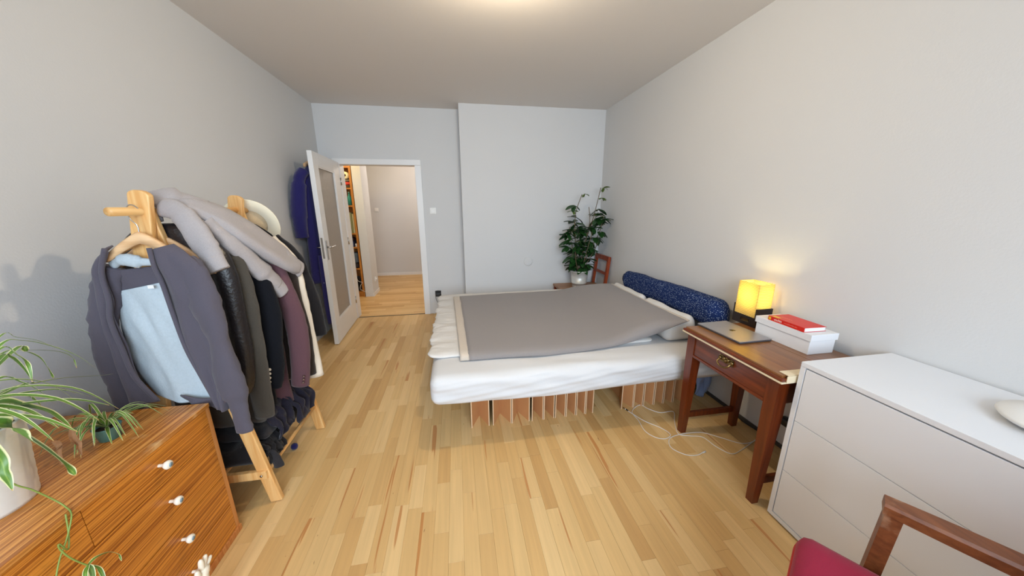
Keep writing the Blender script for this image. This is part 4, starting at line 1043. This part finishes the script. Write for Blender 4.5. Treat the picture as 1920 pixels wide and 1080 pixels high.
jacket('black_jacket', 'black jacket hanging last on the rack beside the second post', 'jacket', 2.012, 'black_cloth', hem=.50, hw=.20, dep=.018, slR=[(-1.02, 2.012, 1.27), (-.93, 2.012, 1.17), (-.885, 2.015, 1.0), (-.865, 2.018, .85), (-.86, 2.02, .70)], seed=7)

# grey hoodie thrown over everything
hd = thing('hoodie', 'grey heather hoodie thrown over the top of the clothes rack', 'hoodie', (-1.05, 1.75, 1.2))
MB().tube(spline([(-1.165, 1.56, 1.455), (-1.11, 1.555, 1.437), (-1.055, 1.535, 1.365), (-1.018, 1.525, 1.285), (-.998, 1.515, 1.225)], 8), [.040]*10+[.046]*14+[.043]*9, 18, .62, ref=(1, 0, 0), wr=.10, wf=16).build('sleeve', 'hoodie', hd)
MB().tube(spline([(-1.006, 1.518, 1.252), (-.996, 1.514, 1.222), (-.986, 1.511, 1.198)], 5), [.045]*11, 18, .62, ref=(1, 0, 0)).build('cuff', 'hoodie', hd)
R_ = []; n = 28
ctr = spline([(-1.19, 1.60, 1.452), (-1.12, 1.63, 1.462), (-1.06, 1.68, 1.425), (-1.0, 1.74, 1.352), (-.955, 1.82, 1.265), (-.918, 1.90, 1.19), (-.895, 1.95, 1.145)], 6)
for i, p in enumerate(ctr):
    v = i/(len(ctr)-1); t_ = (ctr[min(i+1, len(ctr)-1)]-ctr[max(i-1, 0)]).normalized()
    sd = Vector((-.25, .95, .12)); sd = (sd-t_*sd.dot(t_)).normalized(); up = sd.cross(t_)*-1
    if up.z < 0: up = -up
    wa = interp([(0, .05), (.15, .085), (.5, .115), (.85, .10), (1, .075)], v); wb = interp([(0, .02), (.2, .036), (.7, .042), (1, .03)], v)
    r = []
    for q in range(n):
        a = 2*PI*q/n; k = 1+.22*noise.noise(Vector((math.cos(a)*1.6, v*4, math.sin(a)*1.6)))
        r.append(p+sd*wa*math.cos(a)*k+up*wb*math.sin(a)*(k+.15*math.sin(a*4+v*5)))
    R_.append(r)
fix_normals(MB().loft(R_).build('body', 'hoodie', hd))
MB().tube(spline([(-1.05, 1.60, 1.40), (-1.0, 1.63, 1.315), (-.965, 1.69, 1.218), (-.94, 1.745, 1.135), (-.922, 1.785, 1.075)], 8), [.045]*8+[.053]*16+[.045]*9, 18, .68, ref=(0, 1, .2), wr=.12, wf=15).build('sleeve', 'hoodie', hd)
MB().tube(spline([(-.93, 1.765, 1.10), (-.918, 1.79, 1.062), (-.908, 1.81, 1.03)], 5), [.046]*11, 18, .68, ref=(0, 1, .2)).build('cuff', 'hoodie', hd)
MB().tube(spline([(-.922, 1.89, 1.195), (-.9, 1.935, 1.15), (-.882, 1.965, 1.115)], 5), [.062]*6+[.058]*5, 20, .55, ref=(0, 1, .1)).build('waistband', 'hoodie', hd)
MB().tube(spline([(-1.21, 1.56, 1.40), (-1.21, 1.575, 1.47), (-1.15, 1.62, 1.495), (-1.08, 1.68, 1.462)], 7), [.035]*6+[.05]*9+[.03]*7, 16, .6, wr=.06, wf=14).build('hood', 'hoodie', hd)

# hat on the far rod end
hc = Vector((-1.185, 2.165, 1.362)); hN = Vector((.18, -.95, -.25)).normalized(); hU = Vector((.3, .2, .93)); hU = (hU-hN*hU.dot(hN)).normalized(); hS = hN.cross(hU)
ht = thing('sun_hat', 'cream brimmed hat hung on the far end of the rack', 'hat', tuple(hc))
def ringh(r, d): return [hc+hN*d+(hU*math.cos(2*PI*k/36)+hS*math.sin(2*PI*k/36))*r*(1+.03*math.sin(4*PI*k/36)) for k in range(36)]
fix_normals(MB().loft([ringh(.066, -.085), ringh(.078, -.05), ringh(.082, 0), ringh(.10, .008), ringh(.142, .012), ringh(.145, .016), ringh(.142, .019), ringh(.10, .015), ringh(.079, .008)], cap=False).build('brim', 'hat', ht))
fix_normals(MB().loft([ringh(.079, .007), ringh(.075, -.048), ringh(.062, -.082), ringh(.01, -.085)], cap=True).build('crown_lining', 'hat_in', ht))

# trousers piled on the lower rods
def lump(name, label, cat, m, x0, x1, y0, y1, z0, z1, r, seed, amp, group='trousers piled on the rack shelf'):
    def f(p, e):
        q = p.copy(); q += Vector((noise.noise(p*9+Vector((seed, 0, 0))), noise.noise(p*9+Vector((0, seed, 0))), noise.noise(p*11+Vector((0, 0, seed)))*(1 if e.z > -.3 else .1)))*amp
        q.z += .010*math.sin(p.x*60+p.y*25+seed)*max(0, e.z); return q
    t = thing(name, label, cat, ((x0+x1)/2, (y0+y1)/2, z0), group)
    MB().pad(x0, x1, y0, y1, z0, z1, r, (30, 26, 10), f).build('folded_cloth', m, t)
    return t
t = lump('trousers', 'black trousers at the bottom of the pile on the rack shelf', 'trousers', 'black_cloth', -1.37, -1.0, 1.535, 2.0, .195, .30, .05, 3, .014)
def drape(name, path, y0, y1, m, parent, seed, nu=30, nv=22, fold=.012, ragged=.03):
    P_ = spline(path, 8); G = []
    for j in range(nv+1):
        u = j/nv; row = []; cut = 1-ragged/.3*(noise.noise(Vector((u*4, seed, 0)))+.5)
        for i in range(nu+1):
            k = i/nu*cut*(len(P_)-1); q = min(int(k), len(P_)-2); p = P_[q].lerp(P_[q+1], k-q)
            x, z = p.x, p.z; y = lerp(y0, y1, u)+.02*noise.noise(Vector((i*.2, seed, u*3)))
            f = fold*(noise.noise(Vector((u*9, i*.16, seed)))*1.6+.6*math.sin(u*16+i*.25+seed))
            row.append(Vector((x+f*.9, y, z+f*.5)))
        G.append(row)
    return MB().grid(G).build(name, m, parent, solid=.006)
drape('trouser_leg', [(-1.10, 0, .305), (-1.02, 0, .29), (-.985, 0, .25), (-.972, 0, .19)], 1.56, 1.70, 'black_cloth', t, 3)
MB().tube(spline([(-1.0, 1.60, .235), (-.968, 1.585, .20), (-.955, 1.575, .16)], 5), [.02, .024, .026, .028, .03, .03, .03, .03, .03, .03, .03], 14, .6, wr=.25, wf=26, cap=False).build('turned_cuff', 'denim', t)
t = lump('jeans', 'faded black jeans in the middle of the pile on the rack shelf', 'trousers', 'denim', -1.35, -1.0, 1.60, 2.0, .295, .355, .03, 8, .014)
t = lump('trousers', 'dark navy trousers hanging over the right side of the pile', 'trousers', 'navy_cloth', -1.33, -1.01, 1.70, 2.02, .35, .415, .03, 5, .016)
drape('trouser_leg', [(-1.20, 0, .435), (-1.08, 0, .43), (-1.0, 0, .39), (-.955, 0, .31), (-.95, 0, .22)], 1.83, 2.02, 'navy_cloth', t, 5, fold=.018)
drape('trouser_leg', [(-1.20, 0, .43), (-1.07, 0, .42), (-1.0, 0, .37), (-.98, 0, .30), (-.978, 0, .25)], 1.66, 1.84, 'navy_cloth', t, 8, fold=.016)
tag(MB().lathe([(.003, 0), (.016, .004), (.02, .018), (.016, .032), (.003, .036)], (-1.05, 1.905, .0005), 16).build('pompom', 'robe'), 'small blue ball on the floor under the rack rod', 'ball')

# ------------------------------------------------------------------ navy bathrobe on the back of the door
rb = thing('bathrobe', 'navy blue bathrobe hanging on the back of the open door', 'bathrobe', (-1.47, 3.75, .7))
R_ = []; n = 28
for i in range(41):
    v = i/40; z = lerp(1.875, .70, v); hwid = interp([(0, .05), (.06, .13), (.12, .20), (.4, .21), (.7, .22), (1, .235)], v); dp = interp([(0, .03), (.1, .055), (.5, .062), (1, .075)], v)
    r = []
    for q in range(n):
        a = 2*PI*q/n; ca, sa = math.cos(a), math.sin(a)
        yq = 3.79+hwid*math.copysign(abs(ca)**.8, ca); xq = interp([(0, -1.435), (.3, -1.45), (1, -1.468)], v)+dp*math.copysign(abs(sa)**.8, sa)+v*.012*math.sin(ca*9+v*2)
        r.append(Vector((min(-1.369-.0536*(yq-3.55), max(XL+.005, xq)), yq, z+(.012*ca if i == 40 else 0))))
    R_.append(r)
fix_normals(MB().loft(R_).build('body', 'robe', rb))
MB().tube(spline([(-1.435, 3.60, 1.80), (-1.47, 3.555, 1.72), (-1.50, 3.54, 1.50), (-1.515, 3.54, 1.30), (-1.515, 3.54, 1.165)], 8), [.055]*10+[.068]*12+[.062]*11, 18, .9, ref=(1, 0, 0), wr=.08, wf=10).build('sleeve', 'robe', rb)
MB().tube(spline([(-1.435, 3.99, 1.80), (-1.46, 4.03, 1.70), (-1.47, 4.05, 1.45), (-1.48, 4.05, 1.2)], 8), [.05]*10+[.06]*15, 18, .9, ref=(1, 0, 0), wr=.08, wf=10).build('sleeve', 'robe', rb)
MB().tube(spline([(-1.385, 3.56, .98), (-1.39, 3.56, .7), (-1.395, 3.565, .45), (-1.388, 3.57, .235)], 6), [.022]*19, 12, .28, ref=(1, 0, 0)).build('belt', 'robe', rb)
MB().box(-1.384, -1.382, 3.553, 3.568, .69, .70).build('care_tag', 'paper_white', rb)
h = thing('coat_hanger', 'wooden hanger end showing above the blue bathrobe', 'hanger', (-1.42, 3.79, 1.85))
R_ = []
for i in range(15):
    u = -1+i/7; R_.append([Vector((-1.43+c*.009, 3.79+.17*u, 1.905-.05*abs(u)**1.3+d*.016)) for c, d in ((-1, -1), (1, -1), (1, 1), (-1, 1))])
fix_normals(MB().loft(R_).build('shoulder_bar', 'hanger_wood', h))
MB().tube(spline([(-1.43, 3.79, 1.92), (-1.425, 3.79, 1.96), (-1.38, 3.79, 1.985), (-1.366, 3.79, 1.99)], 5), .002, 8).build('hook', 'metal', h)

# ------------------------------------------------------------------ chair in the corner with the plant
cc = thing('wooden_chair', 'reddish wooden chair in the corner behind the bed', 'chair', (1.6, 3.93, 0))
MB().cbox(1.27, 1.86, 3.76, 4.15, .41, .437, .006).build('seat', 'chair_seat', cc)
for y in (3.775, 4.135):
    MB().bar((1.85, y, 0), (1.845, y, .45), .032, .036).bar((1.845, y, .45), (1.885, y, .835), .032, .036).build('leg', 'chair_red', cc)
    MB().bar((1.30, y, 0), (1.30, y, .409), .032, .032).build('leg', 'chair_red', cc)
MB().cbox(1.868, 1.894, 3.755, 4.155, .78, .84, .006).build('top_rail', 'chair_red', cc)
MB().cbox(1.852, 1.872, 3.775, 4.135, .60, .635, .004).build('back_rail', 'chair_red', cc)
MB().box(1.30, 1.85, 3.765, 3.783, .37, .409).build('apron', 'chair_red', cc)
pb = thing('potted_plant', 'tall bushy green houseplant in a zinc bucket on the corner chair', 'plant', (1.555, 3.92, .437))
pcn = (1.555, 3.92, .4375)
MB().lathe([(.088, 0), (.09, .006), (.096, .05), (.097, .05), (.097, .055), (.097, .055), (.112, .20), (.116, .202), (.118, .208), (.116, .214), (.112, .214), (.108, .18)], pcn, 36).build('bucket', 'zinc', pb)
MB().lathe([(.107, .17), (.107, .175), (.003, .18)], pcn, 20).build('soil', 'soil', pb)
lm = bpy.data.meshes.new('leaf')
vs = []; fs = []
for i in range(6):
    v = i/5; w_ = .5*math.sin(PI*min(1, v*.93+.05))**.7*.52
    vs += [(-w_, v, .06*math.sin(v*PI)+.06), (0, v, .06*math.sin(v*PI)), (w_, v, .06*math.sin(v*PI)+.06)]
for i in range(5):
    for j in range(2): fs.append((i*3+j, i*3+j+1, (i+1)*3+j+1, (i+1)*3+j))
lm.from_pydata(vs, [], fs); [setattr(f, 'use_smooth', True) for f in lm.polygons]; lm.materials.append(M['leaf_dark'])
ly = lm.copy(); ly.materials.clear(); ly.materials.append(M['leaf_young'])
rnd = random.Random(31)
def put_leaf(p, d, size, young=False):
    d = d.normalized(); r = d.cross(Vector((0, 0, 1)))
    if r.length < 1e-3: r = Vector((1, 0, 0))
    r.normalize(); u = r.cross(d)
    a = rnd.uniform(-.5, .5); r, u = r*math.cos(a)+u*math.sin(a), u*math.cos(a)-r*math.sin(a)
    tip = p+d*size
    if tip.x > XR-.01 or tip.y > YC-.01: d = Vector((-abs(d.x), -abs(d.y), d.z)); r = d.cross(Vector((0, 0, 1))).normalized() if abs(d.z) < .99 else Vector((1, 0, 0)); u = r.cross(d)
    m_ = Matrix((r*size, d*size, u*size)).transposed().to_4x4(); m_.translation = p-Vector((1.555, 3.92, .437))
    o = bpy.data.objects.new('leaf', ly if young else lm); COL.objects.link(o); o.parent = pb; o.matrix_local = m_
stems = [[(1.55, 3.92, .63), (1.60, 3.93, .95), (1.69, 3.93, 1.25), (1.74, 3.92, 1.48), (1.78, 3.92, 1.68)], [(1.54, 3.91, .63), (1.50, 3.92, .9), (1.47, 3.92, 1.15), (1.47, 3.92, 1.38), (1.54, 3.92, 1.6)],
         [(1.56, 3.92, .63), (1.67, 3.90, .9), (1.77, 3.88, 1.12), (1.82, 3.87, 1.33)], [(1.53, 3.92, .63), (1.47, 3.9, .85), (1.41, 3.9, 1.05), (1.39, 3.9, 1.2)], [(1.57, 3.9, .63), (1.65, 3.86, .8), (1.72, 3.84, .95), (1.77, 3.84, 1.08)],
         [(1.55, 3.92, .63), (1.60, 3.9, 1.0), (1.65, 3.9, 1.25), (1.63, 3.9, 1.45)], [(1.53, 3.9, .63), (1.47, 3.84, .78), (1.45, 3.83, .95)], [(1.56, 3.9, .63), (1.58, 3.84, .8), (1.62, 3.82, 1.0), (1.66, 3.82, 1.15)]]
cnt = 0
for si, s_ in enumerate(stems):
    P_ = spline(s_, 10); MB().tube(P_, .0045, 6).build('stem', 'woody', pb)
    for i in range(3, len(P_), 3):
        p = P_[i]; z = p.z
        if z > 1.42 and i % 2 == 0 and i < len(P_)-4: continue
        for w2 in range(1 if z > 1.3 else 2):
            a = rnd.uniform(0, 2*PI); st_d = Vector((math.cos(a), math.sin(a)*.7, rnd.uniform(-.1, .5))).normalized()
            L = rnd.uniform(.03, .08) if z < 1.3 else rnd.uniform(.03, .07); q = p+st_d*L
            q.x = min(q.x, XR-.09); q.y = min(q.y, YC-.09)
            if cnt < 292: MB().tube([p, q], .0016, 5).build('leaf_stalk', 'stem', pb)
            yg = z > 1.5 or (z > 1.35 and rnd.random() < .5)
            for k in range(rnd.choice((3, 4, 4, 5))):
                aa = 2*PI*k/4+rnd.uniform(-.5, .5); dd_ = (st_d*.5+Vector((math.cos(aa), math.sin(aa)*.8, rnd.uniform(-1.1, .1))))
                if cnt < 296: put_leaf(q, dd_, rnd.uniform(.09, .14)*(0.62 if yg else 1.0), yg); cnt += 1

# ------------------------------------------------------------------ bookcase in the hall
bc = thing('bookcase', 'orange wooden bookcase in the hallway seen through the door gap', 'bookcase', (-1.98, 5.72, 0))
bx0, bx1, by0, by1, bh = -2.4, -1.565, 5.58, 5.88, 2.12
MB().box(bx1-.03, bx1, by0, by1, 0, bh).build('side_panel', 'bookcase', bc); MB().box(bx0, bx0+.03, by0, by1, 0, bh).build('side_panel', 'bookcase', bc)
MB().box(bx0+.03, bx1-.03, by1-.008, by1, 0, bh).build('back_panel', 'bookcase', bc)
SZ = [.088, .486, .837, 1.059, 1.491, 1.757, 2.07]
for z in SZ: MB().box(bx0+.03, bx1-.03, by0+.004, by1-.008, z-.022, z).build('shelf', 'bookcase', bc)
MB().box(bx0+.03, bx1-.03, by0+.015, by0+.03, 0, .066).build('plinth', 'bookcase', bc)
def col(name, r, g, b_): M[name] = mat(name, srgb(r, g, b_), .7, vary=.08, scale=50); return name
G_ = 'things on the hallway bookcase'
def soft(name, label, cat, m, x0, x1, z0, z1, y0=by0+.02, y1=by0+.2, r=.02, seed=1):
    f = lambda p, e: p+Vector((noise.noise(p*14+Vector((seed, 0, 0)))*.008, noise.noise(p*14)*.006, noise.noise(p*18+Vector((0, seed, 0)))*.008*(e.z > -.2)))
    return tag(MB().pad(x0, x1, y0, y1, z0+.001, z1, r, (8, 8, 6), f).build(name, m), label, cat, G_)
xr = bx1-.036
o = MB(); yv = by0+.01
ro = []
for r_, yq in ((.02, yv), (.055, yv), (.055, yv+.11), (.02, yv+.11), (.02, yv)): ro.append([Vector((xr-.058+r_*math.cos(2*PI*k/24), yq, 1.94+r_*math.sin(2*PI*k/24))) for k in range(24)])
tag(fix_normals(o.loft(ro, cap=False).build('paper_roll', col('roll_white', 236, 228, 190))), 'white paper roll on the top shelf of the hallway bookcase', 'paper roll', G_)
soft('folded_cloth', 'grey folded cloth below the paper roll on the bookcase', 'cloth', col('cloth_grey', 120, 116, 100), xr-.30, xr, 1.845, 1.884, seed=2)
soft('folded_cloth', 'red folded cloth on the upper shelf of the bookcase', 'cloth', col('cloth_red', 196, 58, 44), xr-.28, xr, 1.795, 1.846, seed=3)
soft('folded_cloth', 'dark folded cloth under the red cloth on the bookcase', 'cloth', col('cloth_dark', 74, 66, 50), xr-.28, xr, 1.757, 1.797, r=.015, seed=4)
bt = thing('bottle', 'teal bottle at the front edge of the second bookcase shelf', 'bottle', (xr-.035, by0-.03, 1.52), G_)
MB().lathe([(.012, 0), (.03, .005), (.032, .12), (.016, .15), (.013, .18)], (xr-.035, by0+.04, 1.4915), 20).build('body', col('teal', 36, 124, 116), bt); MB().lathe([(.016, .18), (.016, .205)], (xr-.035, by0+.04, 1.4915), 16).build('cap', 'pot_teal', bt)
soft('bag', 'blue cloth bag on the second shelf of the bookcase', 'bag', col('bag_blue', 52, 98, 148), xr-.30, xr-.075, 1.491, 1.56, seed=5)
soft('packet', 'cream packet on top of the blue bag on the bookcase', 'packet', col('packet_cream', 214, 206, 170), xr-.28, xr-.08, 1.558, 1.61, seed=6, r=.01)
for k in range(9):
    x1_ = xr-k*.026
    tag(MB().cbox(x1_-.022, x1_, by0+.01, by0+.22, 1.0595, 1.36+.012*(k % 3), .002).build('magazine_file', col('file_%d' % (k % 3), *((176, 168, 128), (120, 124, 84), (198, 188, 152))[k % 3])), '%s upright folder, %s from the right on the middle bookcase shelf' % (('beige', 'green', 'cream')[k % 3], ('first', 'second', 'third', 'fourth', 'fifth', 'sixth', 'seventh', 'eighth', 'ninth')[k]), 'folder', 'folders on the middle bookcase shelf')
soft('box', 'dark blue box on the narrow bookcase shelf', 'box', col('box_blue', 54, 66, 104), xr-.26, xr-.05, .837, .93, r=.006, seed=7)
soft('pouch', 'dark pouch on top of the dark blue box', 'pouch', col('pouch_dark', 58, 42, 52), xr-.24, xr-.05, .93, .985, r=.015, seed=8)
for k in range(1): tag(MB().lathe([(.011, 0), (.013, .004), (.012, .045), (.006, .055)], (xr-.016-.0*k, by0+.03+.05*k, .8375), 14).build('small_jar', 'paper_white'), 'small white jar at the edge of the narrow bookcase shelf', 'jar', G_)
soft('storage_bag', 'blue grey printed bag on the lower bookcase shelf', 'bag', col('bag_grey', 84, 98, 112), xr-.30, xr-.01, .57, .74, r=.03, seed=9)
soft('folded_cloth', 'dark cloth under the printed bag on the lower bookcase shelf', 'cloth', col('cloth_black', 40, 32, 36), xr-.30, xr-.01, .486, .572, r=.02, seed=10)
soft('backpack', 'black bag at the bottom of the hallway bookcase', 'bag', 'black_cloth', xr-.30, xr-.03, .088, .33, r=.06, seed=11)
tag(MB().tube(spline([(xr-.10, by0+.03, .40), (xr-.06, by0-.015, .33), (xr-.03, by0-.02, .27), (xr+.02, by0-.012, .25), (xr-.01, by0-.02, .2), (xr-.02, by0-.02, .14), (xr+.03, by0-.012, .1), (bx1+.08, by0-.02, .06)], 6), .003, 8).build('extension_cord', 'cable_white'), 'thin white cord hanging out of the bottom bookcase shelf', 'cable')
